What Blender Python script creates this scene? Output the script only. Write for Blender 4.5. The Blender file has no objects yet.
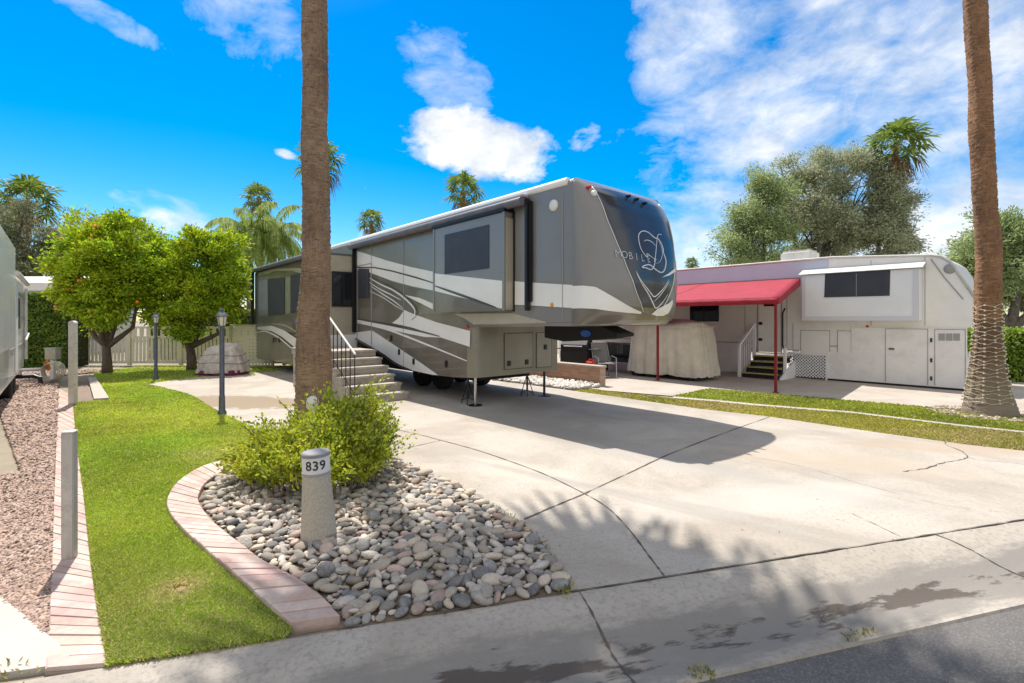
import bpy, bmesh, math, random
import numpy as np
from mathutils import Vector, Matrix
from mathutils.bvhtree import BVHTree
random.seed(5); rng = np.random.default_rng(5)
R = math.radians
scene = bpy.context.scene
COL = scene.collection
# ------------------------------------------------------------------ calibration
EYE = 1.7; F = 500.0; HX = 512.0; HY = 320.0
C0 = Vector((-.764, 9.80, 0)); U = Vector((.6564, -.7545, 0)).normalized(); N = Vector((-U.y*-1*-1, 0, 0))
N = Vector((U.y, -U.x, 0))            # outward (towards the street side of the trailers)
ANG = math.atan2(U.y, U.x)
def G(px, py, z=0.0):
    Y = (EYE-z)*F/(py-HY); return ((px-HX)/F*Y, Y)
def S(px, py, v=0.0):
    """point of the plane parallel to the trailers, v metres outward -> (u, z)"""
    a = (px-HX)/F; b = (HY-py)/F
    # ((aY,Y)-C0).N = v
    Y = (v + C0.x*N.x + C0.y*N.y)/(a*N.x + N.y)
    X = a*Y
    return ((X-C0.x)*U.x + (Y-C0.y)*U.y, EYE + b*Y)
# ------------------------------------------------------------------ materials
def nn(nt, typ, **kw):
    n = nt.nodes.new(typ)
    for k, v in kw.items():
        if k.startswith('i_'): n.inputs[k[2:].replace('_', ' ')].default_value = v
        else: setattr(n, k, v)
    return n
MATS = {}
def mat(name, col, rough=.6, metal=0, col2=None, scale=4, detail=6, bump=0, bscale=40, coat=0, contrast=(.35,.65), stretch=None, spec=None, dirt=None, coord='Object', leaf=False, rand=0):
    if name in MATS: return MATS[name]
    m = bpy.data.materials.new(name); m.use_nodes = True; MATS[name] = m
    nt = m.node_tree; b = nt.nodes['Principled BSDF']; L = nt.links.new
    b.inputs['Base Color'].default_value = (*col, 1); b.inputs['Roughness'].default_value = rough
    b.inputs['Metallic'].default_value = metal
    if coat: b.inputs['Coat Weight'].default_value = coat; b.inputs['Coat Roughness'].default_value = .05
    if spec is not None: b.inputs['Specular IOR Level'].default_value = spec
    tc = nn(nt, 'ShaderNodeTexCoord'); src = tc.outputs[coord]
    if stretch:
        mp = nn(nt, 'ShaderNodeMapping'); mp.inputs['Scale'].default_value = stretch; L(src, mp.inputs[0]); src = mp.outputs[0]
    out = None
    if col2 is not None:
        no = nn(nt, 'ShaderNodeTexNoise'); no.inputs['Scale'].default_value = scale; no.inputs['Detail'].default_value = detail
        no.inputs['Roughness'].default_value = .65
        L(src, no.inputs['Vector'])
        rp = nn(nt, 'ShaderNodeMapRange'); rp.inputs[1].default_value = contrast[0]; rp.inputs[2].default_value = contrast[1]
        L(no.outputs['Fac'], rp.inputs[0])
        mx = nn(nt, 'ShaderNodeMix', data_type='RGBA'); mx.inputs[6].default_value = (*col, 1); mx.inputs[7].default_value = (*col2, 1)
        L(rp.outputs[0], mx.inputs[0]); out = mx.outputs[2]
    if dirt is not None:
        no = nn(nt, 'ShaderNodeTexNoise'); no.inputs['Scale'].default_value = dirt[1]; no.inputs['Detail'].default_value = 8; no.inputs['Roughness'].default_value = .7
        L(tc.outputs[coord], no.inputs['Vector'])
        rp = nn(nt, 'ShaderNodeMapRange'); rp.inputs[1].default_value = .5; rp.inputs[2].default_value = .75; rp.inputs[4].default_value = dirt[2]
        L(no.outputs['Fac'], rp.inputs[0])
        mx = nn(nt, 'ShaderNodeMix', data_type='RGBA'); mx.inputs[7].default_value = (*dirt[0], 1)
        if out is None: mx.inputs[6].default_value = (*col, 1)
        else: L(out, mx.inputs[6])
        L(rp.outputs[0], mx.inputs[0]); out = mx.outputs[2]
    if leaf or rand:
        g = nn(nt, 'ShaderNodeNewGeometry')
        hs = nn(nt, 'ShaderNodeHueSaturation')
        mr = nn(nt, 'ShaderNodeMapRange'); a = rand or .45
        mr.inputs[3].default_value = 1-a; mr.inputs[4].default_value = 1+a
        L(g.outputs['Random Per Island'], mr.inputs[0]); L(mr.outputs[0], hs.inputs['Value'])
        mh = nn(nt, 'ShaderNodeMapRange'); mh.inputs[3].default_value = .485; mh.inputs[4].default_value = .515
        ml = nn(nt, 'ShaderNodeMath', operation='FRACT'); mk = nn(nt, 'ShaderNodeMath', operation='MULTIPLY'); mk.inputs[1].default_value = 7.31
        L(g.outputs['Random Per Island'], mk.inputs[0]); L(mk.outputs[0], ml.inputs[0]); L(ml.outputs[0], mh.inputs[0]); L(mh.outputs[0], hs.inputs['Hue'])
        if out is None: hs.inputs['Color'].default_value = (*col, 1)
        else: L(out, hs.inputs['Color'])
        out = hs.outputs[0]
    if out is not None: L(out, b.inputs['Base Color'])
    if leaf:
        tr = nn(nt, 'ShaderNodeBsdfTranslucent'); L(out, tr.inputs['Color'])
        ms = nn(nt, 'ShaderNodeMixShader'); ms.inputs[0].default_value = .38
        L(b.outputs[0], ms.inputs[1]); L(tr.outputs[0], ms.inputs[2])
        L(ms.outputs[0], nt.nodes['Material Output'].inputs['Surface'])
    if bump:
        no = nn(nt, 'ShaderNodeTexNoise'); no.inputs['Scale'].default_value = bscale; no.inputs['Detail'].default_value = 6
        L(src, no.inputs['Vector'])
        bp = nn(nt, 'ShaderNodeBump'); bp.inputs['Strength'].default_value = bump; bp.inputs['Distance'].default_value = .02
        L(no.outputs['Fac'], bp.inputs['Height']); L(bp.outputs[0], b.inputs['Normal'])
    return m
def leafm(name, c, c2, scale=.8, rand=.45, rough=.68):
    return mat(name, c, rough, 0, c2, scale=scale, detail=3, leaf=True, rand=rand)

M = dict(
 silver=mat('silver_paint', (.21,.20,.19), .34, .1, (.245,.232,.215), scale=.6, coat=.35),
 taupe=mat('taupe_paint', (.14,.122,.098), .35, .2, (.19,.168,.135), scale=1.3, coat=.6),
 white=mat('white_gelcoat', (.86,.84,.80), .28, 0, (.78,.76,.71), scale=1.2, coat=.4),
 champ=mat('champagne_paint', (.48,.43,.33), .35, .2, (.42,.37,.28), scale=2, coat=.4),
 navy=mat('navy_gloss', (.034,.038,.048), .22, 0, (.042,.047,.058), scale=3, coat=.3),
 dline=mat('charcoal_paint', (.05,.047,.045), .35, coat=.4),
 black=mat('black_plastic', (.015,.015,.017), .45),
 blackm=mat('black_metal', (.02,.02,.023), .35, .4),
 rubber=mat('rubber', (.018,.018,.018), .85, bump=.2, bscale=60),
 screen=mat('window_screen', (.035,.037,.048), .5, 0, (.05,.052,.065), scale=3),
 glass=mat('dark_glass', (.012,.014,.018), .06, 0),
 chrome=mat('brushed_steel', (.55,.55,.55), .25, .9),
 rvwhite=mat('rv_white', (.87,.85,.80), .42, 0, (.82,.80,.75), scale=1.5, coat=.1, dirt=((.60,.54,.45),2.2,.3)),
 rvwhite2=mat('rv_white_slide', (.87,.86,.85), .4, 0, (.83,.82,.81), scale=2),
 lav=mat('pale_lavender', (.55,.60,.70), .5, 0, (.51,.56,.65), scale=1.3),
 skirt=mat('skirt_white', (.86,.84,.80), .55, 0, (.80,.77,.73), scale=2.5, dirt=((.52,.46,.38),3,.4)),
 trimg=mat('grey_trim', (.33,.32,.31), .5),
 red=mat('red_canvas', (.36,.016,.036), .8, 0, (.28,.012,.028), scale=3, bump=.3, bscale=12),
 redd=mat('red_post_paint', (.24,.012,.018), .4),
 tarp=mat('beige_canvas', (.70,.63,.52), .9, 0, (.58,.51,.41), scale=3, bump=.5, bscale=9),
 tarp2=mat('pale_tarp', (.74,.68,.60), .85, 0, (.50,.45,.41), scale=7, bump=.8, bscale=9, contrast=(.3,.6)),
 maroon=mat('maroon_cloth', (.17,.02,.06), .8),
 fencem=mat('fence_vinyl', (.74,.69,.57), .6, 0, (.64,.59,.47), scale=3),
 step=mat('step_concrete', (.46,.41,.35), .85, 0, (.38,.335,.28), scale=6, bump=.3, dirt=((.17,.145,.12),3,.6)),
 bollard=mat('bollard_stone', (.54,.48,.39), .9, 0, (.40,.35,.28), scale=60, bump=.5, bscale=90),
 bwhite=mat('bollard_white', (.74,.72,.70), .6, 0, (.66,.63,.59), scale=12),
 postw=mat('post_white', (.76,.72,.67), .65, 0, (.64,.60,.54), scale=9, dirt=((.3,.24,.18),14,.6)),
 postg=mat('post_grey', (.52,.48,.43), .7, 0, (.42,.38,.34), scale=14, stretch=(1,1,.2), dirt=((.2,.16,.13),9,.7)),
 lampm=mat('lamp_metal', (.09,.105,.14), .4, .5, (.14,.15,.18), scale=20),
 lampg=mat('lamp_glass', (.70,.66,.55), .15),
 bricks=mat('planter_brick', (.36,.20,.13), .85, 0, (.44,.27,.18), scale=6, bump=.3),
 capst=mat('cap_stone', (.48,.42,.36), .85, 0, (.40,.34,.28), scale=8),
 orange=mat('orange_peel', (.85,.22,.01), .45),
 amber=mat('amber_lens', (.75,.25,.01), .2), redl=mat('red_lens', (.65,.03,.01), .2), wlens=mat('white_lens', (.75,.75,.70), .2),
 bark=mat('tree_bark', (.10,.07,.05), .95, 0, (.17,.13,.10), scale=8, bump=.8, bscale=25, stretch=(1,1,.3)),
 barkg=mat('grey_bark', (.17,.15,.12), .95, 0, (.10,.085,.07), scale=8, bump=.8, bscale=25),
 letter=mat('black_lettering', (.02,.02,.022), .5),
 swoosh=mat('light_graphic', (.62,.70,.82), .3),
 yellow=mat('yellow_edge', (.55,.42,.12), .7), carpet=mat('dark_tread', (.02,.02,.022), .9),
 bulb=mat('string_light', (.62,.54,.40), .5),
 roofm=mat('roof_membrane', (.62,.60,.57), .7, 0, (.5,.48,.44), scale=2),
 blue=mat('blue_badge', (.02,.10,.42), .3),
 dark=mat('dark_underbody', (.02,.018,.016), .9),
 ubox=mat('utility_box', (.42,.42,.34), .6, 0, (.34,.33,.27), scale=8),
 grillm=mat('grill_dark', (.03,.03,.032), .4, .3), sling=mat('grey_sling', (.22,.21,.20), .8),
)
# ------------------------------------------------------------------ object helpers
def tag(o, label=None, cat=None, group=None, kind=None):
    if label: o['label'] = label
    if cat: o['category'] = cat
    if group: o['group'] = group
    if kind: o['kind'] = kind
    return o
def empty(name, loc=(0,0,0), rz=0, label=None, cat=None, group=None):
    o = bpy.data.objects.new(name, None); COL.objects.link(o); o.location = loc; o.rotation_euler = (0,0,rz)
    o.empty_display_size = .2
    return tag(o, label, cat, group)
def link(name, me, mats, parent=None, smooth=False):
    if not isinstance(mats, (list, tuple)): mats = [mats]
    for m in mats:
        if m: me.materials.append(m)
    if smooth: me.polygons.foreach_set('use_smooth', [True]*len(me.polygons))
    o = bpy.data.objects.new(name, me); COL.objects.link(o)
    if parent: o.parent = parent
    return o
class B:
    """collects shapes into one mesh"""
    def __init__(s): s.bm = bmesh.new()
    def box(s, x0, x1, y0, y1, z0, z1, bev=0, seg=2, rot=None, loc=None):
        r = bmesh.ops.create_cube(s.bm, size=1); vs = r['verts']
        for v in vs: v.co = Vector((x0+(v.co.x+.5)*(x1-x0), y0+(v.co.y+.5)*(y1-y0), z0+(v.co.z+.5)*(z1-z0)))
        if bev:
            es = list({e for v in vs for e in v.link_edges})
            rr = bmesh.ops.bevel(s.bm, geom=es, offset=bev, segments=seg, affect='EDGES', clamp_overlap=True)
            vs = list({v for f in rr['faces'] for v in f.verts} | {v for v in vs if v.is_valid})
        if rot is not None:
            for v in vs: v.co = rot @ v.co
        if loc is not None:
            for v in vs: v.co += Vector(loc)
        return s
    def tube(s, pts, rad, seg=10, cap=True):
        pts = [Vector(p) for p in pts]; n = len(pts)
        if not hasattr(rad, '__len__'): rad = [rad]*n
        rings = []; prev = None
        for i, p in enumerate(pts):
            t = (pts[min(i+1,n-1)]-pts[max(i-1,0)]).normalized()
            if prev is None:
                a = Vector((0,0,1)) if abs(t.z) < .9 else Vector((1,0,0)); x = t.cross(a).normalized()
            else: x = (prev - t*prev.dot(t)).normalized()
            prev = x; y = t.cross(x)
            rings.append([s.bm.verts.new(p+(x*math.cos(2*math.pi*k/seg)+y*math.sin(2*math.pi*k/seg))*rad[i]) for k in range(seg)])
        for a, b in zip(rings, rings[1:]):
            for k in range(seg): s.bm.faces.new((a[k], a[(k+1)%seg], b[(k+1)%seg], b[k]))
        if cap: s.bm.faces.new(rings[0][::-1]); s.bm.faces.new(rings[-1])
        return s
    def lathe(s, prof, seg=24, cx=0, cy=0, ax=None):
        rings = [[s.bm.verts.new((cx+r*math.cos(2*math.pi*k/seg), cy+r*math.sin(2*math.pi*k/seg), z)) for k in range(seg)] for r, z in prof]
        for a, b in zip(rings, rings[1:]):
            for k in range(seg): s.bm.faces.new((a[k], a[(k+1)%seg], b[(k+1)%seg], b[k]))
        s.bm.faces.new(rings[0][::-1]); s.bm.faces.new(rings[-1]); return s
    def prism(s, pts, ax, d0, d1):
        """polygon in the two remaining axes, extruded along ax ('x','y','z')"""
        def P(a, b, d): return {'x': (d,a,b), 'y': (a,d,b), 'z': (a,b,d)}[ax]
        A = [s.bm.verts.new(P(a,b,d0)) for a,b in pts]; C = [s.bm.verts.new(P(a,b,d1)) for a,b in pts]; n = len(pts)
        s.bm.faces.new(A); s.bm.faces.new(C[::-1])
        for i in range(n): s.bm.faces.new((A[i], C[i], C[(i+1)%n], A[(i+1)%n]))
        return s
    def face(s, pts): s.bm.faces.new([s.bm.verts.new(p) for p in pts]); return s
    def build(s, name, m, parent=None, smooth=False, angle=None):
        bmesh.ops.recalc_face_normals(s.bm, faces=s.bm.faces)
        me = bpy.data.meshes.new(name); s.bm.to_mesh(me); s.bm.free()
        o = link(name, me, m, parent, smooth)
        if angle: me.set_sharp_from_angle(angle=R(angle))
        return o
def sheet(name, pts, m, z=0.0, label=None, cat=None, kind='structure', sub=0, thick=0):
    """flat polygon; thick > 0 gives it an edge going down"""
    b = B(); P = []
    for p in pts:
        if not P or (P[-1][0]-p[0])**2+(P[-1][1]-p[1])**2 > 1e-6: P.append(p)
    pts = P
    if thick: b.prism(pts, 'z', z-thick, z)
    else:
        from mathutils.geometry import tessellate_polygon
        vs = [b.bm.verts.new((x,y,z)) for x,y in pts]
        for t3 in tessellate_polygon([[Vector((x,y,0)) for x,y in pts]]):
            try: b.bm.faces.new([vs[i] for i in t3])
            except ValueError: pass
    o = b.build(name, m)
    if not thick and o.data.polygons[0].normal.z < 0: o.data.flip_normals()
    return tag(o, label, cat, None, kind)
def np_mesh(name, verts, quads, m, parent=None, smooth=False, n=4):
    me = bpy.data.meshes.new(name); verts = np.asarray(verts, dtype=np.float32); quads = np.asarray(quads, dtype=np.int32)
    me.vertices.add(len(verts)); me.vertices.foreach_set('co', verts.ravel())
    me.loops.add(quads.size); me.loops.foreach_set('vertex_index', quads.ravel())
    k = len(quads); me.polygons.add(k)
    me.polygons.foreach_set('loop_start', np.arange(0, k*n, n, dtype=np.int32)); me.polygons.foreach_set('loop_total', np.full(k, n, dtype=np.int32))
    me.update(calc_edges=True); me.validate()
    return link(name, me, m, parent, smooth)
def unit(v): return v/np.maximum(np.linalg.norm(v, axis=-1, keepdims=True), 1e-6)
def leaves(cent, L, W, dirs=None, flat=0.0, up=0.0):
    """diamond-shaped leaf quads at cent; returns verts, quads"""
    n = len(cent)
    d = unit(rng.normal(size=(n,3)) if dirs is None else dirs + rng.normal(size=(n,3))*.35)
    o = rng.normal(size=(n,3)); o[:,2] += up
    s = unit(np.cross(d, o)); L = np.broadcast_to(L, (n,)).reshape(n,1)*rng.uniform(.7,1.25,(n,1)); W = L*W
    nrm = np.cross(d, s)
    a = cent - d*L*.5; b = cent + s*W*.5 + nrm*W*.12; c = cent + d*L*.5; e = cent - s*W*.5 + nrm*W*.12
    v = np.stack([a,b,c,e], 1).reshape(-1,3); q = np.arange(n*4).reshape(n,4)
    return v, q
def in_poly(x, y, poly):
    poly = np.asarray(poly); c = np.zeros(len(x), bool); j = len(poly)-1
    for i in range(len(poly)):
        xi, yi = poly[i]; xj, yj = poly[j]
        m = ((yi > y) != (yj > y)) & (x < (xj-xi)*(y-yi)/((yj-yi) or 1e-9)+xi)
        c ^= m; j = i
    return c
def smooth_poly(pts, closed=False, k=6):
    """catmull-rom through points"""
    P = [Vector((*p, 0)[:3]) for p in pts]; n = len(P); out = []
    rngi = range(n if closed else n-1)
    for i in rngi:
        p0 = P[(i-1)%n] if closed or i > 0 else P[0]; p1 = P[i]; p2 = P[(i+1)%n]; p3 = P[(i+2)%n] if closed or i+2 < n else P[-1]
        for j in range(k):
            t = j/k
            out.append(.5*((2*p1)+(p2-p0)*t+(2*p0-5*p1+4*p2-p3)*t*t+(3*p1-p0-3*p2+p3)*t**3))
    if not closed: out.append(P[-1])
    return [(p.x, p.y) for p in out]
# ------------------------------------------------------------------ ground shaders
def ground_mat(name, base, vary, blobs=(), rough=.85, bumps=((30,.25),), streak=None, fine=None, vscale=.8):
    m = bpy.data.materials.new(name); m.use_nodes = True; nt = m.node_tree; L = nt.links.new; b = nt.nodes['Principled BSDF']
    b.inputs['Roughness'].default_value = rough
    g = nn(nt, 'ShaderNodeNewGeometry'); pos = g.outputs['Position']
    def noise(sc, det=6, ro=.6, vec=pos, dist=0):
        n = nn(nt, 'ShaderNodeTexNoise'); n.inputs['Scale'].default_value = sc; n.inputs['Detail'].default_value = det; n.inputs['Roughness'].default_value = ro; n.inputs['Distortion'].default_value = dist
        L(vec, n.inputs['Vector']); return n
    def rng_(x, a, c, lo=0, hi=1):
        r = nn(nt, 'ShaderNodeMapRange', interpolation_type='SMOOTHSTEP'); r.inputs[1].default_value = a; r.inputs[2].default_value = c; r.inputs[3].default_value = lo; r.inputs[4].default_value = hi
        L(x, r.inputs[0]); return r.outputs[0]
    def mix(f, a, col):
        x = nn(nt, 'ShaderNodeMix', data_type='RGBA'); L(f, x.inputs[0])
        if isinstance(a, tuple): x.inputs[6].default_value = (*a, 1)
        else: L(a, x.inputs[6])
        x.inputs[7].default_value = (*col, 1); return x.outputs[2]
    cur = mix(rng_(noise(vscale, 8, .65, dist=.6).outputs['Fac'], .35, .65), base, vary)
    if fine: cur = mix(rng_(noise(fine[1], 4, .7).outputs['Fac'], .45, .7, 0, fine[2]), cur, fine[0])
    if streak:
        mp = nn(nt, 'ShaderNodeMapping', vector_type='TEXTURE'); mp.inputs['Rotation'].default_value = (0,0,streak[1]); mp.inputs['Scale'].default_value = (streak[4],1,1); L(pos, mp.inputs[0])
        cur = mix(rng_(noise(streak[2], 8, .7, mp.outputs[0]).outputs['Fac'], .5, .72, 0, streak[3]), cur, streak[0])
    wob = noise(2.3, 8, .7)
    for (x, y, rx, ry, ang, col, st, soft) in blobs:
        mp = nn(nt, 'ShaderNodeMapping', vector_type='TEXTURE'); mp.inputs['Location'].default_value = (x,y,0); mp.inputs['Rotation'].default_value = (0,0,ang); mp.inputs['Scale'].default_value = (rx,ry,1000)
        L(pos, mp.inputs[0]); ln = nn(nt, 'ShaderNodeVectorMath', operation='LENGTH'); L(mp.outputs[0], ln.inputs[0])
        ad = nn(nt, 'ShaderNodeMath', operation='MULTIPLY_ADD'); L(wob.outputs['Fac'], ad.inputs[0]); ad.inputs[1].default_value = 1.6; L(ln.outputs['Value'], ad.inputs[2])
        cur = mix(rng_(ad.outputs[0], 1.75-soft, 1.75+soft, st, 0), cur, col)
    L(cur, b.inputs['Base Color'])
    nb = None
    for sc, st in bumps:
        bp = nn(nt, 'ShaderNodeBump'); bp.inputs['Strength'].default_value = st; bp.inputs['Distance'].default_value = .01
        L(noise(sc, 8, .7).outputs['Fac'], bp.inputs['Height'])
        if nb: L(nb, bp.inputs['Normal'])
        nb = bp.outputs[0]
    L(nb, b.inputs['Normal']); return m
gx, gy = G(235, 402)
brown = (.27,.20,.12)
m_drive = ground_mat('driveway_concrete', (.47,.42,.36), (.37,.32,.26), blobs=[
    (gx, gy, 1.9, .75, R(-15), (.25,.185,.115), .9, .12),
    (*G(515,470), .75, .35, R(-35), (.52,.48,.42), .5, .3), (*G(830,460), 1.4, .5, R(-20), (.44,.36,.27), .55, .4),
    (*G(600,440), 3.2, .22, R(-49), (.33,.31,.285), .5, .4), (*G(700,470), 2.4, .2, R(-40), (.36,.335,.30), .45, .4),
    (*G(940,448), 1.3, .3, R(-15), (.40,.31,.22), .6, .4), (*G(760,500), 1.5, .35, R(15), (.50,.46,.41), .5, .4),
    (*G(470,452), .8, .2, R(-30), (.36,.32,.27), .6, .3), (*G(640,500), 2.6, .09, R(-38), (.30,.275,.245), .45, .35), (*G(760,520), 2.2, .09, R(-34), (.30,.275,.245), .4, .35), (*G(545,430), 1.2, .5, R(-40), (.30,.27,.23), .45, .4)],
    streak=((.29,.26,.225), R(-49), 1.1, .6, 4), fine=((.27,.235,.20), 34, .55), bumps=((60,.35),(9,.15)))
m_path = ground_mat('neighbour_concrete', (.47,.42,.36), (.38,.33,.28), fine=((.30,.26,.22), 20, .5), bumps=((40,.2),))
m_asph = ground_mat('street_asphalt', (.15,.14,.13), (.115,.108,.10), fine=((.27,.255,.24), 90, .8), bumps=((120,.8),(40,.4)), rough=.9)
m_dirt = ground_mat('bare_dirt', (.23,.165,.11), (.16,.115,.075), fine=((.32,.24,.17), 25, .7), bumps=((25,1),(70,.8)))
m_far = ground_mat('far_ground', (.30,.25,.18), (.22,.18,.12), bumps=((5,.5),))
m_lawnb = ground_mat('lawn_soil', (.20,.25,.03), (.27,.29,.05), fine=((.16,.14,.05), 30, .6), bumps=((40,1),))
m_gravel = ground_mat('gravel_soil', (.27,.19,.145), (.21,.145,.11), fine=((.12,.08,.06), 30, .8), bumps=((22,1),(60,1)))
# ------------------------------------------------------------------ the ground
A0, A1 = Vector((-60, 3.01+.284*-60, 0)), Vector((60, 3.01+.284*60, 0))
SD = (A1-A0).normalized(); SN = Vector((-SD.y, SD.x, 0))      # along the street / away from the street
def LA(x, off=0): p = Vector((x, 3.01+.284*x, 0)) + SN*off; return (p.x, p.y)
big = 700
yardpoly = [LA(-big), LA(big), (big, 900), (-big, 900)]
sheet('ground', yardpoly, m_far, -.02)
sheet('street', [LA(-big,-.6), LA(big,-.6), LA(big,-60), LA(-big,-60)], m_asph, -.085)
# kerb: dips to the gutter and comes up to a flat lip; kerb band follows the street
def kerb_profile(d):   # d metres from the back edge towards the street
    pts = [(0,-.0), (.12,-.004), (.3,-.028), (.5,-.075), (.62,-.092), (.72,-.09), (.9,-.074), (1.0,-.07), (1.02,-.1)]
    return [(a*.77, c) for a, c in pts]
def gut_mat():
    m = ground_mat('kerb_concrete', (.45,.40,.34), (.36,.315,.26), fine=((.24,.21,.18), 30, .6), bumps=((60,.5),(8,.3)))
    nt = m.node_tree; L = nt.links.new; b = nt.nodes['Principled BSDF']; cur = b.inputs['Base Color'].links[0].from_socket
    g = nn(nt, 'ShaderNodeNewGeometry')
    mp = nn(nt, 'ShaderNodeMapping', vector_type='TEXTURE'); mp.inputs['Location'].default_value = (0, 3.01, 0); mp.inputs['Rotation'].default_value = (0,0,math.atan(.284)); L(g.outputs['Position'], mp.inputs[0])
    sx = nn(nt, 'ShaderNodeSeparateXYZ'); L(mp.outputs[0], sx.inputs[0])
    def noise(sx_, sy_, det, ro):
        mq = nn(nt, 'ShaderNodeMapping'); mq.inputs['Scale'].default_value = (sx_, sy_, 1); L(mp.outputs[0], mq.inputs[0])
        n = nn(nt, 'ShaderNodeTexNoise'); n.inputs['Scale'].default_value = 1; n.inputs['Detail'].default_value = det; n.inputs['Roughness'].default_value = ro; L(mq.outputs[0], n.inputs['Vector']); return n.outputs['Fac']
    def M_(op, a, c, d=None):
        x = nn(nt, 'ShaderNodeMath', operation=op)
        for i, v in enumerate((a, c, d)):
            if v is None: continue
            if isinstance(v, (int, float)): x.inputs[i].default_value = v
            else: L(v, x.inputs[i])
        return x.outputs[0]
    d = M_('ABSOLUTE', M_('ADD', sx.outputs['Y'], .50), 0)          # distance from the gutter line
    n1 = noise(2.2, 9, 8, .75)
    f = M_('MULTIPLY_ADD', n1, .5, d)
    r = nn(nt, 'ShaderNodeMapRange', interpolation_type='SMOOTHSTEP'); r.inputs[1].default_value = .40; r.inputs[2].default_value = .56; r.inputs[3].default_value = .9; r.inputs[4].default_value = 0; L(f, r.inputs[0])
    x = nn(nt, 'ShaderNodeMix', data_type='RGBA'); L(r.outputs[0], x.inputs[0]); L(cur, x.inputs[6]); x.inputs[7].default_value = (.225,.205,.18,1)
    n2 = noise(1.6, 5, 6, .65)
    f2 = M_('MULTIPLY_ADD', n2, 1.0, d)
    r2 = nn(nt, 'ShaderNodeMapRange'); r2.inputs[1].default_value = .515; r2.inputs[2].default_value = .56; r2.inputs[3].default_value = .92; r2.inputs[4].default_value = 0; L(f2, r2.inputs[0])
    x2 = nn(nt, 'ShaderNodeMix', data_type='RGBA'); L(r2.outputs[0], x2.inputs[0]); L(x.outputs[2], x2.inputs[6]); x2.inputs[7].default_value = (.085,.066,.052,1)
    L(x2.outputs[2], b.inputs['Base Color']); return m
prof = kerb_profile(0); b = B(); xs = list(np.concatenate([np.arange(-40,-6,4), np.arange(-6,8,.25), np.arange(8,60,4)]))
rows = []
for x in xs:
    row = []
    for d, z in prof:
        p = LA(x, -d); row.append(b.bm.verts.new((p[0], p[1], z)))
    rows.append(row)
for r0, r1 in zip(rows, rows[1:]):
    for i in range(len(prof)-1): b.bm.faces.new((r0[i], r0[i+1], r1[i+1], r1[i]))
tag(b.build('kerb', gut_mat(), smooth=True, angle=25), kind='structure')
# ---- outlines on the ground
bed_out = [G(*p) for p in [(291,630),(266,608.6),(240,584),(209,557.5),(182,533),(168.7,515),(167.8,502),(177.5,486.5),(200,471),(231,462),(257,455),(285,447),(303,441)]]
bed_in = [G(*p) for p in [(340,623),(319.6,602),(293,582),(266,568.6),(240,548.7),(217.5,531),(202,513),(198.4,500),(208.6,484),(231,471),(255,463),(280,455),(303,448)]]
bed_out = smooth_poly(bed_out, k=6); bed_in = smooth_poly(bed_in, k=6)
bed_right = smooth_poly([G(*p) for p in [(303,441),(330,436),(370,445),(410,466),(463,489),(492,507),(524.6,525.6),(549,552),(565.6,577),(572,592)]], k=5)
def onA(pt): return (pt[0], 3.01+.284*pt[0])
bed_poly = [onA(bed_in[0])] + bed_in + bed_right[1:] + [onA(bed_right[-1])]
lawn_right = smooth_poly([G(*p) for p in [(146,384),(168,389),(191,395.5),(217.5,411),(262,431),(303,441)]], k=4)
lawn_left = [G(*p) for p in [(109,664),(97,600),(85,500),(76,440),(72.5,402)]]
lawn_poly = [onA(lawn_left[0])] + lawn_left + [G(108,400.5), G(97,379), G(93,372), (-13.6, 18.6), (-8.0, 18.6), G(275,371.5), G(194,377.5)] + lawn_right + bed_out[::-1] + [onA(bed_out[0])]
sheet('lawn_soil', lawn_poly, m_lawnb, -.008)
sheet('planting_bed', bed_poly, m_dirt, -.004)
# driveway
rgt = [G(*p) for p in [(1024,451),(968,445),(877,432.6),(771,417),(700,409),(637,400),(574,391),(560,389),(475,378)]]
far_left = [(-6.5, 19.5), (-8.6, 18.2), G(275,371.5), G(194,377.5)]
ext = (rgt[0][0]+3, rgt[0][1]-1.2)
drive_poly = [onA(bed_right[-1])] + bed_right[::-1][:] + lawn_right[::-1] + far_left[::-1] + rgt[::-1] + [(7.8,6.1), onA((9.2,0))]
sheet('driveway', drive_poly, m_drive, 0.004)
# neighbour's patio and driveway beyond the verge
up = [G(*p) for p in [(575,386),(605,390.4),(673,396),(709.5,388.5),(786.5,395),(870,402),(950,409),(1024,417)]]
patio_poly = [(.4,13.4)] + up + [(13,8.25), (15,7.4), onA((40,0)), (60, 22), (7.5, 25), (-4, 25), (-4, 19.5)]
sheet('neighbour_patio', patio_poly, m_path, 0.0)
# verge
vmid = [G(*p) for p in [(673,398.5),(720,402.5),(755,406),(850,413.5),(959,426.6),(1024,433.5)]]
verge_low = [G(575,386.5), G(605,391), G(640,394.5)] + vmid + [(9.5,7.0), (12,6.45), onA((9.2,0)), (7.8,6.1)] + rgt[:7]
verge_up = [up[2]] + up[3:] + [(13,8.2), (15,7.35), (12,6.5), (9.5,7.05)] + [G(px, py-1.6) for px, py in [(1024,433.5),(959,426.6),(850,413.5),(755,406),(720,402.5)]]
m_verge = ground_mat('verge_soil', (.20,.19,.055), (.30,.25,.11), fine=((.15,.15,.04), 20, .6), bumps=((40,1),))
sheet('verge_soil', verge_low, m_verge, -.006); sheet('verge_lawn_soil', verge_up, m_lawnb, -.005)
b = B(); e0 = [G(px, py) for px, py in [(673,398.5),(720,402.5),(755,406),(850,413.5),(959,426.6),(1024,433.5)]]; e1 = [G(px, py-1.6) for px, py in [(673,398.5),(720,402.5),(755,406),(850,413.5),(959,426.6),(1024,433.5)]]
b.prism(e0+e1[::-1], 'z', -.02, .012); tag(b.build('mowing_strip', m_path), 'thin pale concrete mowing strip dividing the two grass verges', 'edging')
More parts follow.
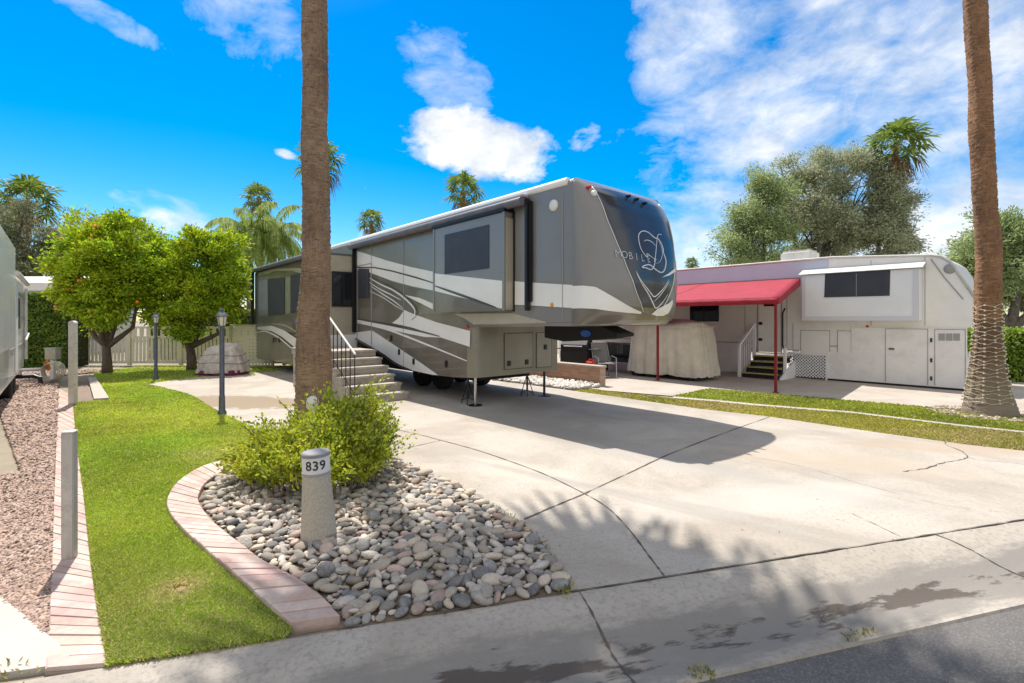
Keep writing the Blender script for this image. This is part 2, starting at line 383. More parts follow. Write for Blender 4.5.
# pebble strip by the brick planter
peb_poly = [G(*p) for p in [(430,376),(475,378),(560,388.5),(575,390.3),(600,387),(560,381),(520,375),(470,371),(430,371)]]
m_peb = ground_mat('pebble_ground', (.46,.43,.38), (.33,.30,.27), fine=((.62,.59,.54), 12, .8), bumps=((12,1),(30,1)))
sheet('pebble_strip', peb_poly, m_peb, .002)
m_gravel_poly = [G(49,628), G(52,560), G(54,500), G(56.5,440), G(58,389), G(59,376), (-13.2,17.0), (-22,17.0), (-22, 10.5), G(0,415), (-5.5,5.6), (-6.5,4), (-6.5,2.2), G(0,598), G(30,623), G(50,640)]
sheet('gravel_bed', m_gravel_poly, m_gravel, -.004)
# concrete pads at left
m_pad = ground_mat('pad_concrete', (.50,.46,.41), (.44,.40,.35), fine=((.38,.34,.29), 30, .3), bumps=((40,.1),))
sheet('corner_pad', [G(-40,570), G(0,597.5), G(35,626), G(66,653), G(70,660), G(64,666), G(30,672), G(0,676), (-3.4, 2.1), (-3.9,2.6)], m_pad, .015, thick=.05)
sheet('neighbour_pad', [(-30,8.6), G(-60,440), G(0,415), G(14,393), G(23,383), (-13.9,14.6), (-30,15.5)], m_pad, .01, thick=.04)
# small gravel square beside the round-topped post
sheet('small_gravel_patch', [G(77,403), G(94,401), G(86,381), G(76,381)], m_gravel, .003)
b = B(); b.prism([G(94,401), G(109,400), G(96,379), G(88,379)], 'z', -.01, .05); tag(b.build('concrete_border', M['capst']), 'short pink concrete border block between gravel patch and lawn', 'edging')
# ---- joints and cracks: narrow dark grooves drawn as ribbons
m_joint = mat('joint_filler', (.075,.06,.05), .95, 0, (.13,.11,.09), scale=15)
def ribbon(name, pts, w, z, jit=.0, k=8, m=None):
    P = smooth_poly(pts, k=k); b = B(); L_ = []; R_ = []
    for i, p in enumerate(P):
        a = Vector(P[max(i-1,0)]); c = Vector(P[min(i+1,len(P)-1)]); t = (c-a).normalized(); nrm = Vector((-t.y, t.x))
        ww = w*random.choice((.25,.6,.9,1.1,1.3))*(.7+.6*random.random())*.5; q = Vector(p)+nrm*random.uniform(-jit,jit)
        zz = z(q) if callable(z) else z
        L_.append(b.bm.verts.new((*(q+nrm*ww), zz))); R_.append(b.bm.verts.new((*(q-nrm*ww), zz)))
    for i in range(len(P)-1): b.bm.faces.new((L_[i], R_[i], R_[i+1], L_[i+1]))
    o = b.build(name, m or m_joint)
    if o.data.polygons[0].normal.z < 0: o.data.flip_normals()
    return tag(o, kind='structure')
ribbon('driveway_joint', [G(*p) for p in [(664,576.5),(650,558),(628,529),(607,508),(582,493),(545,475),(508,461),(475,450),(442,441),(415,434),(381,427)]], .014, .008)
ribbon('driveway_joint', [G(*p) for p in [(524,520),(560,504.5),(587,493),(630,473),(671,454),(720,435),(770,417)]], .018, .0085, .003)
ribbon('driveway_joint', [G(*p) for p in [(401,450),(420,445.5),(440,441)]], .012, .008)
ribbon('kerb_joint', [(x, 3.012+.284*x) for x in np.arange(-2.0, 9, .5)], .012, .009, .004, k=4)
def kz(q):
    d = -((Vector((q.x,q.y,0))-Vector((0,3.01,0))).dot(SN)); pr = kerb_profile(0)
    for (d0,z0),(d1,z1) in zip(pr, pr[1:]):
        if d0 <= d <= d1: return z0+(z1-z0)*(d-d0)/(d1-d0)+.004
    return .004 if d < 0 else -.08
def kerb_cut(x, slant, w=.02):
    p0 = Vector(LA(x)); P = [p0 - Vector((SN.x, SN.y))*(i/12*.76) + Vector((SD.x,SD.y))*slant*i/12 for i in range(13)]
    ribbon('kerb_joint', [tuple(p) for p in P], w, kz, .002, k=2)
kerb_cut(.42, -.02, .014); kerb_cut(3.35, .12, .012); kerb_cut(-2.9, 0)
ribbon('driveway_crack', [G(*p) for p in [(902,472),(925,469),(940,464),(955,461),(966,458),(962,452),(948,446),(944,441)]], .014, .008, .012, k=5)
ribbon('driveway_crack', [G(*p) for p in [(966,458),(985,461),(1010,463),(1040,468)]], .006, .008, .01, k=5)
ribbon('driveway_crack', [G(*p) for p in [(852,514),(875,525),(900,537)]], .005, .008, .006, k=6)
ribbon('driveway_crack', [G(*p) for p in [(700,452),(780,462),(860,484),(940,505),(1018,514)]], .004, .008, .004, k=6)
ribbon('dried_twig_mark', [G(*p) for p in [(820,612),(826,600),(840,597)]], .006, -.07, .002, k=4, m=M['bark'])
# ---- brick edging: single bricks laid side by side along the curve, in one mesh
m_brick = mat('pink_brick', (.47,.30,.255), .85, 0, (.53,.42,.36), scale=3, bump=.3, bscale=40, dirt=((.66,.60,.54),9,.6), rand=.16)
def brick_strip(name, outer, inner, step, z, label):
    """bricks across a strip between two polylines with the same parameter"""
    def res(P, n):
        P = [Vector(p) for p in P]; d = [0]
        for a, c in zip(P, P[1:]): d.append(d[-1]+(c-a).length)
        out = []
        for i in range(n):
            s = d[-1]*i/(n-1)
            for j in range(len(P)-1):
                if d[j+1] >= s-1e-6: t = (s-d[j])/max(d[j+1]-d[j],1e-6); out.append(P[j].lerp(P[j+1], t)); break
        return out
    ln = sum((Vector(a)-Vector(c)).length for a, c in zip(outer, outer[1:]))
    n = int(ln/step)+1; O = res(outer, n*2+1); I = res(inner, n*2+1); b = B()
    for i in range(n):
        a0, a1, c0, c1 = O[2*i], O[2*i+2], I[2*i], I[2*i+2]
        g = .03
        q = [a0.lerp(a1,g), a0.lerp(a1,1-g), c0.lerp(c1,1-g), c0.lerp(c1,g)]
        h = z+random.uniform(-.004,.004); th = .006
        cc = sum((v for v in q), Vector((0,0)))/4
        lo = [b.bm.verts.new((v.x,v.y,-.02)) for v in q]; mi = [b.bm.verts.new((v.x,v.y,h-th)) for v in q]
        tp = [b.bm.verts.new((*(v+(cc-v).normalized()*.009), h)) for v in q]
        for A_, B_ in ((lo,mi),(mi,tp)):
            for k in range(4): b.bm.faces.new((A_[k],A_[(k+1)%4],B_[(k+1)%4],B_[k]))
        b.bm.faces.new(tp)
    return tag(b.build(name, m_brick), label, 'edging')
brick_strip('brick_edging', bed_out, bed_in, .125, .05, 'curved pink brick edging between the lawn and the river stone bed')
sl = [G(*p) for p in [(45,672),(49,628),(52,560),(54,500),(56.5,440),(58,400),(58.5,389)]]
sr = [G(*p) for p in [(107,667),(97,610),(90,560),(84,500),(76,440),(73,406),(72,396)]]
brick_strip('brick_path', sl, sr, .115, .018, 'long straight strip of worn pink bricks between gravel and lawn')
# sand under the brick strip
sheet('brick_sand', [sl[0]]+sl[1:]+sr[::-1], m_dirt, -.002)
b = B(); b.prism([G(*p) for p in [(66,654),(72,661),(66,667),(30,673),(30,676),(68,671),(76,662),(70,652)]], 'z', -.01, .012)
# ------------------------------------------------------------------ grass blades
def fbm(x, y, seed=0):
    r = np.random.default_rng(seed); out = 0; amp = 1
    for f in (.5, 1.1, 2.3, 4.7):
        for _ in range(3):
            a = r.uniform(0, 6.28); p = r.uniform(0, 6.28); out = out+amp*np.sin((x*np.cos(a)+y*np.sin(a))*f*2.2+p)
        amp *= .6
    return out/4
def grass(name, poly, n, hgt, cols, label, ymin, ymax, seed, holes=(), dry=None):
    poly = np.array(poly); r = np.random.default_rng(seed)
    x0, x1 = poly[:,0].min(), poly[:,0].max(); X = []; Y = []; tot = 0
    while tot < n:
        k = n*3
        y = 1/(r.uniform(1/ymax, 1/ymin, k)); x = r.uniform(x0, x1, k)
        keep = r.uniform(size=k) < np.clip(ymin/y*1.3, .12, 1)
        m = in_poly(x, y, poly) & keep
        for (hx, hy, hr) in holes: m &= (x-hx)**2+(y-hy)**2 > (hr*r.uniform(.6,1.4,k))**2
        X.append(x[m]); Y.append(y[m]); tot += m.sum()
    x = np.concatenate(X)[:n]; y = np.concatenate(Y)[:n]
    az = r.uniform(0, 6.28, n); h = hgt*r.uniform(.5,1.25,n)*(1+.25*fbm(x,y,3)); w = .0055*np.clip(y/4,.9,3)*r.uniform(.7,1.3,n)
    lean = r.uniform(.2,.9,n)*h; la = r.uniform(0, 6.28, n)
    base = np.stack([x,y,np.full(n,-.006)],1)
    side = np.stack([np.cos(az),np.sin(az),np.zeros(n)],1)*w[:,None]
    mid = base + np.stack([np.cos(la)*lean*.35, np.sin(la)*lean*.35, h*.6],1)
    tip = base + np.stack([np.cos(la)*lean, np.sin(la)*lean, h],1)
    v = np.stack([base-side, base+side, mid+side*.8, tip, mid-side*.8],1).reshape(-1,3)
    q = np.arange(n*5).reshape(n,5)
    m = bpy.data.materials.new(name+'_blades'); m.use_nodes = True; nt = m.node_tree; L = nt.links.new; bs = nt.nodes['Principled BSDF']; bs.inputs['Roughness'].default_value = .5
    at = nn(nt, 'ShaderNodeAttribute', attribute_name='tint'); L(at.outputs['Color'], bs.inputs['Base Color'])
    tr = nn(nt, 'ShaderNodeBsdfTranslucent'); L(at.outputs['Color'], tr.inputs[0]); ms = nn(nt, 'ShaderNodeMixShader'); ms.inputs[0].default_value = .35
    L(bs.outputs[0], ms.inputs[1]); L(tr.outputs[0], ms.inputs[2]); L(ms.outputs[0], nt.nodes['Material Output'].inputs[0])
    o = np_mesh(name, v, q, m, n=5)
    c0, c1, c2 = [np.array(c) for c in cols]
    f = np.clip(.5+.9*fbm(x,y,seed+1)+r.normal(size=n)*.22,0,1)[:,None]; c = c0*(1-f)+c1*f; c = c*(1+.22*fbm(x*2.2,y*2.2,seed+9))[:,None]
    d = (r.uniform(size=n) < .10+.10*np.clip(fbm(x,y,seed+2),0,1))
    if dry is not None: d |= r.uniform(size=n) < dry(x,y)
    c[d] = c2*r.uniform(.7,1.2,(d.sum(),1))
    c = np.clip(c*r.uniform(.65,1.35,(n,1)),0,1)
    ca = o.data.color_attributes.new('tint', 'FLOAT_COLOR', 'POINT')
    cc = np.concatenate([np.repeat(c,5,axis=0), np.ones((n*5,1))],1).astype(np.float32); ca.data.foreach_set('color', cc.ravel())
    return tag(o, label, 'grass', kind='stuff')
hx, hy = G(181,589)
sheet('bare_patch', [(hx+.13*(1+.25*math.sin(3*a))*math.cos(a), hy+.10*(1+.2*math.sin(5*a))*math.sin(a)) for a in np.linspace(0,6.2832,28)[:-1]], ground_mat('dead_turf', (.30,.20,.09), (.22,.15,.06), fine=((.42,.33,.17),60,.6), bumps=((90,.8),)), -.003)
dry1 = lambda x, y: .95*np.exp(-((x-hx)**2+(y-hy)**2)/.022) + .35*np.clip(1-(y-2.6)/1.2,0,1) + .5*np.exp(-((x-G(225,450)[0])**2+(y-G(225,455)[1])**2)/.15)
grass('lawn', lawn_poly, 300000, .028, [(.37,.52,.045),(.58,.64,.085),(.72,.64,.28)], 'bright green mown lawn curving beside the brick edged stone bed', 2.4, 18.6, 11, holes=[(hx,hy,.075)], dry=dry1)
grass('verge_dry', verge_low, 60000, .03, [(.33,.38,.03),(.48,.45,.08),(.60,.48,.22)], 'patchy yellow green grass verge along the far edge of the driveway', 5.2, 13.5, 12, dry=lambda x,y: np.clip(.3+.8*fbm(x*1.5,y*1.5,77),0,1)*.8)
grass('verge_green', verge_up, 40000, .03, [(.28,.34,.035),(.40,.43,.05),(.52,.45,.15)], 'dense green grass verge at the edge of the neighbouring pad', 5.6, 13.5, 13)
# weeds at the asphalt edge and bed
def weeds(name, spots, label, per=26, h=.03):
    cs = []; ds = []
    for (x, y, z, r) in spots:
        for _ in range(per):
            a = random.uniform(0,6.28); rr = r*math.sqrt(random.random()); cs.append((x+rr*math.cos(a), y+rr*math.sin(a), z+random.uniform(.005,h))); ds.append((math.cos(a)*.6, math.sin(a)*.6, 1))
    v, q = leaves(np.array(cs), .03, .3, np.array(ds)); o = np_mesh(name, v, q, leafm('weed_leaf', (.26,.27,.04), (.42,.36,.12), 8)); return tag(o, label, 'weeds', kind='stuff')
weeds('kerb_weeds', [(*G(x,y,-.08),-.085,.04) for x,y in [(695,676),(702,673),(708,677),(850,640),(858,636),(870,634)]], 'small yellow weeds in the crack between kerb and street')
bw = []
for i, p in enumerate(bed_right[8:]):
    bw.append((p[0]-.03, p[1]-.03, 0, .06))
weeds('bed_weeds', bw+[(*G(20,676),0,.08),(*G(5,672),0,.06)], 'sparse weeds at the edge of the river stone bed', 16, .04)
cs = []
for _ in range(260):
    px, py = random.uniform(330,1020), random.uniform(405,660); x, y = G(px,py); cs.append((x,y,.014 if y > 3.3+.284*x else -.05))
for _ in range(120):
    x = random.uniform(-2,6); cs.append((x, 3.01+.284*x+random.gauss(-.02,.03), .012))
v, q = leaves(np.array([c for c in cs if c[2] > 0]), .022, .45, None); v[:,2] = .010+np.abs(v[:,2]-.013)*.3; tag(np_mesh('leaf_litter', v, q, leafm('dry_litter', (.20,.13,.07), (.30,.22,.12), 5)), 'tiny dry leaf bits scattered over the driveway', 'leaf litter', kind='stuff')
# ------------------------------------------------------------------ river stones
def stone_mesh(name, seed, sub=2):
    r = random.Random(seed); bm = bmesh.new(); bmesh.ops.create_icosphere(bm, subdivisions=sub, radius=.5)
    ax = [Vector((r.gauss(0,1), r.gauss(0,1), r.gauss(0,1))).normalized() for _ in range(6)]; am = [r.uniform(-.28,.16) for _ in ax]
    for v in bm.verts:
        d = v.co.normalized(); k = 1+sum(a*max(0,d.dot(x))**2 for a, x in zip(am, ax)); v.co = d*.5*k
        v.co.x *= 1; v.co.y *= r_y[seed % 4]; v.co.z *= .44
    me = bpy.data.meshes.new(name); bm.to_mesh(me); bm.free()
    me.polygons.foreach_set('use_smooth', [True]*len(me.polygons)); return me
r_y = [.7,.8,.62,.75]
def stone_mat(nm, c, c2):
    m = mat(nm, c, .85, 0, c2, scale=4, bump=.8, bscale=14, coord='Object', dirt=((.60,.53,.44),3,.5))
    nt = m.node_tree; L = nt.links.new; b_ = nt.nodes['Principled BSDF']; cur = b_.inputs['Base Color'].links[0].from_socket
    oi = nn(nt, 'ShaderNodeObjectInfo'); g = nn(nt, 'ShaderNodeNewGeometry'); ad = nn(nt, 'ShaderNodeMath', operation='ADD'); fr = nn(nt, 'ShaderNodeMath', operation='FRACT')
    L(oi.outputs['Random'], ad.inputs[0]); L(g.outputs['Random Per Island'], ad.inputs[1]); L(ad.outputs[0], fr.inputs[0])
    mr = nn(nt, 'ShaderNodeMapRange'); mr.inputs[3].default_value = .6; mr.inputs[4].default_value = 1.3; L(fr.outputs[0], mr.inputs[0])
    hs = nn(nt, 'ShaderNodeHueSaturation'); L(mr.outputs[0], hs.inputs['Value']); L(cur, hs.inputs['Color']); L(hs.outputs[0], b_.inputs['Base Color']); return m
SM = [('grey', stone_mat('stone_grey', (.39,.35,.305), (.50,.45,.385))), ('tan', stone_mat('stone_tan', (.50,.41,.31), (.57,.49,.39))),
      ('dark bluish', stone_mat('stone_dark', (.21,.20,.195), (.28,.265,.25))), ('pinkish', stone_mat('stone_pink', (.48,.33,.27), (.54,.42,.35)))]
SMESH = {}
for ci, (cn, cm) in enumerate(SM):
    for k in range(5):
        me = stone_mesh('river_stone', ci*10+k); me.materials.append(cm); SMESH[ci,k] = me
bp = np.array(bed_poly); pts = []
x0, x1, y0, y1 = bp[:,0].min(), bp[:,0].max(), bp[:,1].min(), bp[:,1].max()
bushc = (G(310,475)[0], G(310,475)[1])
cell = {}
def far_ok(x, y, r):
    ci, cj = int(x/.15), int(y/.15)
    for a in range(ci-1, ci+2):
        for c in range(cj-1, cj+2):
            for (qx, qy, qr) in cell.get((a,c), ()):
                if (qx-x)**2+(qy-y)**2 < ((qr+r)*.80)**2: return False
    return True
boll = G(319,538)
NC = 60000; cxs = rng.uniform(x0,x1,NC); cys = rng.uniform(y0,min(y1,6.6),NC)
okc = in_poly(cxs,cys,bp) & in_poly(cxs-.04,cys-.03,bp) & in_poly(cxs+.04,cys-.03,bp) & ((cxs-boll[0])**2+(cys-boll[1])**2 > .13**2)
okc &= ~((cys > 5.6) & (rng.random(NC) < .75))
for i in np.nonzero(okc)[0]:
    x, y = float(cxs[i]), float(cys[i]); s = random.uniform(.085,.15) if i < 6000 else (random.uniform(.055,.10) if i < 25000 else random.uniform(.035,.06))
    if len(pts) > 1900: break
    if not far_ok(x, y, s*.42): continue
    cell.setdefault((int(x/.15),int(y/.15)), []).append((x,y,s*.42)); pts.append((x,y,s))
    if s > .07 and random.random() < .12: pts.append((x+random.uniform(-.05,.05), y+random.uniform(-.05,.05), -s*random.uniform(.6,.9)))
def stone_pose(x, y, s):
    top = s < 0; s = abs(s)
    return Matrix.Translation((x, y, s*.17+(.035 if top else 0))) @ Matrix.Rotation(random.uniform(0,6.28),4,'Z') @ Matrix.Rotation(random.gauss(0,.25 if not top else .45),4,'X') @ Matrix.Rotation(random.gauss(0,.22),4,'Y') @ Matrix.Diagonal((s*random.uniform(.95,1.35), s*random.uniform(.9,1.1), s*random.uniform(.85,1.15), 1))
vis = sorted(pts, key=lambda p: -abs(p[2])/p[1])
wts = [0]*10+[1]*9+[2]*6+[3]*2
rest = {}
for i, (x, y, s) in enumerate(vis):
    ci = random.choice(wts); k = random.randrange(5); Mx = stone_pose(x, y, s)
    if i < 296:
        o = bpy.data.objects.new('river_stone', SMESH[ci,k]); COL.objects.link(o); o.matrix_world = Mx
        nm = SM[ci][0]; tag(o, {'grey':'smooth grey river stone, one of the larger ones in the planting bed','tan':'smooth tan river stone, one of the larger ones in the planting bed','dark bluish':'smooth dark bluish river stone, one of the larger ones in the planting bed','pinkish':'smooth pinkish river stone, one of the larger ones in the planting bed'}[nm], 'stone', f'larger {nm} river stones in the bed')
    else: rest.setdefault(ci, []).append((k, Mx))
V = []; FQ = []; MI = []; off = 0
for ci, lst in rest.items():
    for k, Mx in lst:
        me = SMESH[ci,k]; co = np.empty(len(me.vertices)*3, np.float32); me.vertices.foreach_get('co', co); co = co.reshape(-1,3)
        A = np.array(Mx); V.append(co@A[:3,:3].T+A[:3,3])
        fi = np.empty(len(me.polygons)*3, np.int32); me.polygons.foreach_get('vertices', fi); FQ.append(fi.reshape(-1,3)+off); off += len(co); MI.append(np.full(len(me.polygons), ci))
o = np_mesh('small_river_stones', np.concatenate(V), np.concatenate(FQ), [m for _, m in SM], n=3, smooth=True)
o.data.polygons.foreach_set('material_index', np.concatenate(MI).astype(np.int32)); o.data.update()
tag(o, 'small stones filling the gaps between the larger river stones', 'stones', kind='stuff')
# gravel pieces
def pebbles(name, poly, n, smin, smax, m, label, ymin, ymax, seed, z=0):
    r = np.random.default_rng(seed); poly = np.array(poly); X = []; Y = []; t = 0
    while t < n:
        y = 1/r.uniform(1/ymax, 1/ymin, n*3); x = r.uniform(max(poly[:,0].min(),-16), poly[:,0].max(), n*3); k = in_poly(x,y,poly) & (np.abs(x/y) < 1.15); X.append(x[k]); Y.append(y[k]); t += k.sum()
    x = np.concatenate(X)[:n]; y = np.concatenate(Y)[:n]
    oct_ = np.array([(1,0,0),(0,1,0),(-1,0,0),(0,-1,0),(0,0,.7),(0,0,-.7)], float); F_ = np.array([(0,1,4),(1,2,4),(2,3,4),(3,0,4),(1,0,5),(2,1,5),(3,2,5),(0,3,5)])
    s = r.uniform(smin,smax,n)*.5*np.clip(y/5,1,2.2); v = oct_[None]*r.uniform(.6,1.2,(n,6,3))*s[:,None,None]
    a = r.uniform(0,6.28,n); c_, s_ = np.cos(a), np.sin(a); tl = r.normal(0,.4,n)
    vx = v[...,0]*c_[:,None]-v[...,1]*s_[:,None]; vy = v[...,0]*s_[:,None]+v[...,1]*c_[:,None]; vz = v[...,2]+vx*tl[:,None]
    v = np.stack([vx+x[:,None], vy+y[:,None], vz+s[:,None]*.35+z],-1).reshape(-1,3)
    q = (F_[None]+(np.arange(n)*6)[:,None,None]).reshape(-1,3)
    return tag(np_mesh(name, v, q, m, n=3), label, 'gravel', kind='stuff')
m_gv = mat('crushed_gravel', (.34,.235,.18), .9, 0, (.42,.31,.25), scale=3, rand=.42)
pebbles('crushed_gravel', m_gravel_poly, 26000, .02, .05, m_gv, 'reddish brown crushed gravel left of the brick strip', 2.6, 17, 31)
m_pv = mat('white_pebble', (.58,.54,.49), .8, 0, (.42,.38,.34), scale=3, rand=.35)
pebbles('white_pebbles', peb_poly, 2600, .05, .1, m_pv, 'pale pebbles in the strip before the brick planter wall', 11, 17, 32)
# ------------------------------------------------------------------ palms
def palm_bark(name, c, c2, ring):
    m = bpy.data.materials.new(name); m.use_nodes = True; nt = m.node_tree; L = nt.links.new; b_ = nt.nodes['Principled BSDF']; b_.inputs['Roughness'].default_value = .95
    tc = nn(nt, 'ShaderNodeTexCoord')
    def nz(sc, stretch, det=8, ro=.7):
        mp = nn(nt, 'ShaderNodeMapping'); mp.inputs['Scale'].default_value = stretch; L(tc.outputs['Object'], mp.inputs[0]); n = nn(nt, 'ShaderNodeTexNoise'); n.inputs['Scale'].default_value = sc; n.inputs['Detail'].default_value = det; n.inputs['Roughness'].default_value = ro; L(mp.outputs[0], n.inputs['Vector']); return n.outputs['Fac']
    vert = nz(42, (1,1,.14)); hor = nz(9, (.5,.5,5)); blotch = nz(2.2, (1,1,.7), 5)
    def mixc(f, lo, hi, a, c, st=1):
        r = nn(nt, 'ShaderNodeMapRange'); r.inputs[1].default_value = lo; r.inputs[2].default_value = hi; r.inputs[4].default_value = st; L(f, r.inputs[0]); x = nn(nt, 'ShaderNodeMix', data_type='RGBA'); L(r.outputs[0], x.inputs[0])
        if isinstance(a, tuple): x.inputs[6].default_value = (*a,1)
        else: L(a, x.inputs[6])
        x.inputs[7].default_value = (*c,1); return x.outputs[2]
    cur = mixc(blotch, .35, .65, c, c2); cur = mixc(vert, .52, .7, cur, (c[0]*.3,c[1]*.28,c[2]*.28), .8); cur = mixc(hor, .55, .66, cur, (c[0]*1.6,c[1]*1.5,c[2]*1.4), .65); crack = nz(13, (.7,.7,5)); cur = mixc(crack, .56, .62, cur, (c[0]*.22,c[1]*.2,c[2]*.2), .85); dk = nz(3.0, (1,1,.55), 7, .75); cur = mixc(dk, .55, .62, cur, (c[0]*.42,c[1]*.42,c[2]*.45), .6)
    if ring != 1:
        sp = nn(nt, 'ShaderNodeSeparateXYZ'); L(tc.outputs['Object'], sp.inputs[0])
        cur = mixc(sp.outputs['Z'], 1.72, 1.60, cur, (.16,.11,.075), .65); cur = mixc(sp.outputs['Z'], 1.1, .3, cur, (.34,.29,.22), .8)
    
    L(cur, b_.inputs['Base Color'])
    b1 = nn(nt, 'ShaderNodeBump'); b1.inputs['Strength'].default_value = 1.0; b1.inputs['Distance'].default_value = .03; L(vert, b1.inputs['Height'])
    b2 = nn(nt, 'ShaderNodeBump'); b2.inputs['Strength'].default_value = .8; b2.inputs['Distance'].default_value = .03; L(hor, b2.inputs['Height']); L(b1.outputs[0], b2.inputs['Normal']); L(b2.outputs[0], b_.inputs['Normal']); return m
pb1 = palm_bark('palm_bark', (.41,.275,.175), (.225,.15,.095), 1)
pb2 = palm_bark('palm_bark_orange', (.42,.225,.115), (.24,.13,.068), 2)
def trunk_mesh(name, path, m, parent, seed, ringh=.07, seg=40, rough=.017):
    """path: list of (x,y,z,r); rings of old leaf scars give the outline small steps"""
    r = random.Random(seed); zt = path[-1][2]; z = path[0][2]; rows = []; n = int((zt-z)/(ringh/3)); ph = [r.uniform(0,6.28) for _ in range(4)]
    vs = []
    for i in range(n+1):
        zz = z+(zt-z)*i/n
        for a, c in zip(path, path[1:]):
            if a[2] <= zz <= c[2]+1e-6: t = (zz-a[2])/(c[2]-a[2]); t = t; break
        x = a[0]+(c[0]-a[0])*t; y = a[1]+(c[1]-a[1])*t; rad = a[3]+(c[3]-a[3])*t
        st = [0,.35,1][i % 3]*rough*.6
        x += .014*math.sin(zz*1.9+ph[2])+.007*math.sin(zz*4.3+ph[3]); rad *= 1+.022*math.sin(zz*2.7+ph[1])+.015*math.sin(zz*6.1+ph[0])
        for k in range(seg):
            th = 2*math.pi*k/seg
            rr = rad+st*(.5+.5*math.sin(3*th+i*.7+ph[0]))+rough*.5*math.sin(5*th+ph[1]+zz*1.3)+r.gauss(0,rough*.28)
            vs.append((x+rr*math.cos(th), y+rr*math.sin(th), zz))
    q = [(i*seg+k, i*seg+(k+1)%seg, (i+1)*seg+(k+1)%seg, (i+1)*seg+k) for i in range(n) for k in range(seg)]
    return np_mesh(name, vs, q, m, parent, smooth=True)
def fan_crown(name, c, rad, nf, parent, m, seed, dead=.2, md=None, seg=22, segw=1.0):
    r = random.Random(seed); V = []; Q = []; mi = []; c = Vector(c)
    def quad(a, b_, cc, d, k): n = len(V); V.extend([a,b_,cc,d]); Q.append((n,n+1,n+2,n+3)); mi.append(k)
    for i in range(nf):
        el = R(82) - (i/nf)**.85*R(150); az = i*2.39996+r.uniform(-.2,.2); isd = 1 if i > nf*(1-dead) else 0
        d = Vector((math.cos(az)*math.cos(el), math.sin(az)*math.cos(el), math.sin(el))); pl = rad*r.uniform(.42,.55)
        side = Vector((-math.sin(az), math.cos(az), 0)); up = side.cross(d)*-1
        if up.z < 0: up = -up
        droop = Vector((0,0,-.12*rad*(1+.8*isd)))
        tip = c+d*pl+droop*.6; w = .02*rad
        quad(c+side*w, c-side*w, tip-side*w*.6, tip+side*w*.6, isd)
        fr = rad*r.uniform(.46,.60)*(1 if not isd else .85); roll = r.uniform(-.3,.3); s2 = (side*math.cos(roll)+up*math.sin(roll)); u2 = d.cross(s2)
        span = R(125) if not isd else R(70)
        for k in range(seg):
            t = (k/(seg-1)-.5)*2; a = t*span; dd = (d*math.cos(a)+s2*math.sin(a)).normalized(); ln = fr*(1-.22*abs(t))*r.uniform(.9,1.08)
            wd = ln*span/seg*.62*segw; pp = dd.cross(u2).normalized(); fold = u2*(.05*fr*(1 if k % 2 else -1))
            m1 = tip+dd*ln*.55+fold+Vector((0,0,-.05*ln)); e = tip+dd*ln*r.uniform(.92,1)+Vector((0,0,-ln*r.uniform(.22,.5)*(1+isd)))
            quad(tip, m1-pp*wd, m1+pp*wd, tip, isd) if False else quad(tip-pp*.004, m1-pp*wd, m1+pp*wd, tip+pp*.004, isd)
            quad(m1-pp*wd, e-pp*wd*.15, e+pp*wd*.15, m1+pp*wd, isd)
    o = np_mesh(name, [tuple(v) for v in V], Q, [m, md or m], parent); o.data.polygons.foreach_set('material_index', mi); o.data.update(); return o
fanm = leafm('fan_palm_leaf', (.14,.21,.035), (.20,.27,.05), .8, .4); deadm = leafm('dead_palm_leaf', (.26,.17,.08), (.18,.12,.05), 1, .4)
# foreground palm
px_, py_ = -3.06, 7.73
t = empty('palm_tree', (px_,py_,0), 0, 'tall palm rising from the stone bed in front of the grey trailer', 'palm tree')
trunk_mesh('trunk', [(-.0,0,-.05,.31),(.0,0,.25,.28),(.0,0,.9,.262),(.0,0,1.9,.225),(.03,0,3.2,.198),(.03,0,5,.186),(-.02,0,6.8,.18),(.25,0,11.6,.17)], pb1, t, 3)
fan_crown('crown', (.25,0,11.8), 2.35, 44, t, fanm, 8, md=deadm, seg=26)
# right palm
rx, ry = 8.68, 9.1
t = empty('palm_tree', (rx,ry,0), 0, 'palm with flared base wrapped in string lights at right', 'palm tree')
trunk_mesh('trunk', [(0,0,-.05,.39),(0,0,.15,.35),(-.01,0,.5,.285),(-.01,0,1.0,.22),(-.01,0,1.4,.19),(-.01,0,1.62,.18),(-.01,0,1.66,.19),(-.02,0,2.8,.178),(-.1,0,4.5,.168),(-.25,0,7.5,.16),(-.45,0,12.5,.18)], pb2, t, 4, rough=.014)
fan_crown('crown', (-.45,0,12.7), 2.3, 44, t, fanm, 9, md=deadm, seg=24)
def rr_(z):
    P = [(.1,.375),(.5,.30),(1.0,.237),(1.4,.207),(1.75,.20),(2.0,.205)]
    for (a, b_), (c, d) in zip(P, P[1:]):
        if a <= z <= c: return b_+(d-b_)*(z-a)/(c-a)
    return .205
sl_ = empty('string_lights', (rx,ry,0), 0, 'white string lights spiralling round the lower palm trunk at right', 'string lights')
pts_ = []; bl = B(); nT = 24
for i in range(nT*40+1):
    z = .18+(1.98-.18)*i/(nT*40)+.018*math.sin(i*.9)+random.uniform(-.008,.008); th = i/40*2*math.pi; r_ = rr_(z)+.004; pts_.append((-.02+r_*math.cos(th), r_*math.sin(th), z))
b = B(); b.tube(pts_, .0042, 5); b.build('cable', M['bulb'], sl_)
for p in pts_[::4]: bl.box(p[0]-.012,p[0]+.012,p[1]-.012,p[1]+.012,p[2]-.016,p[2]+.012)
o = bl.build('bulb', M['bulb'], sl_); o['kind'] = 'stuff'
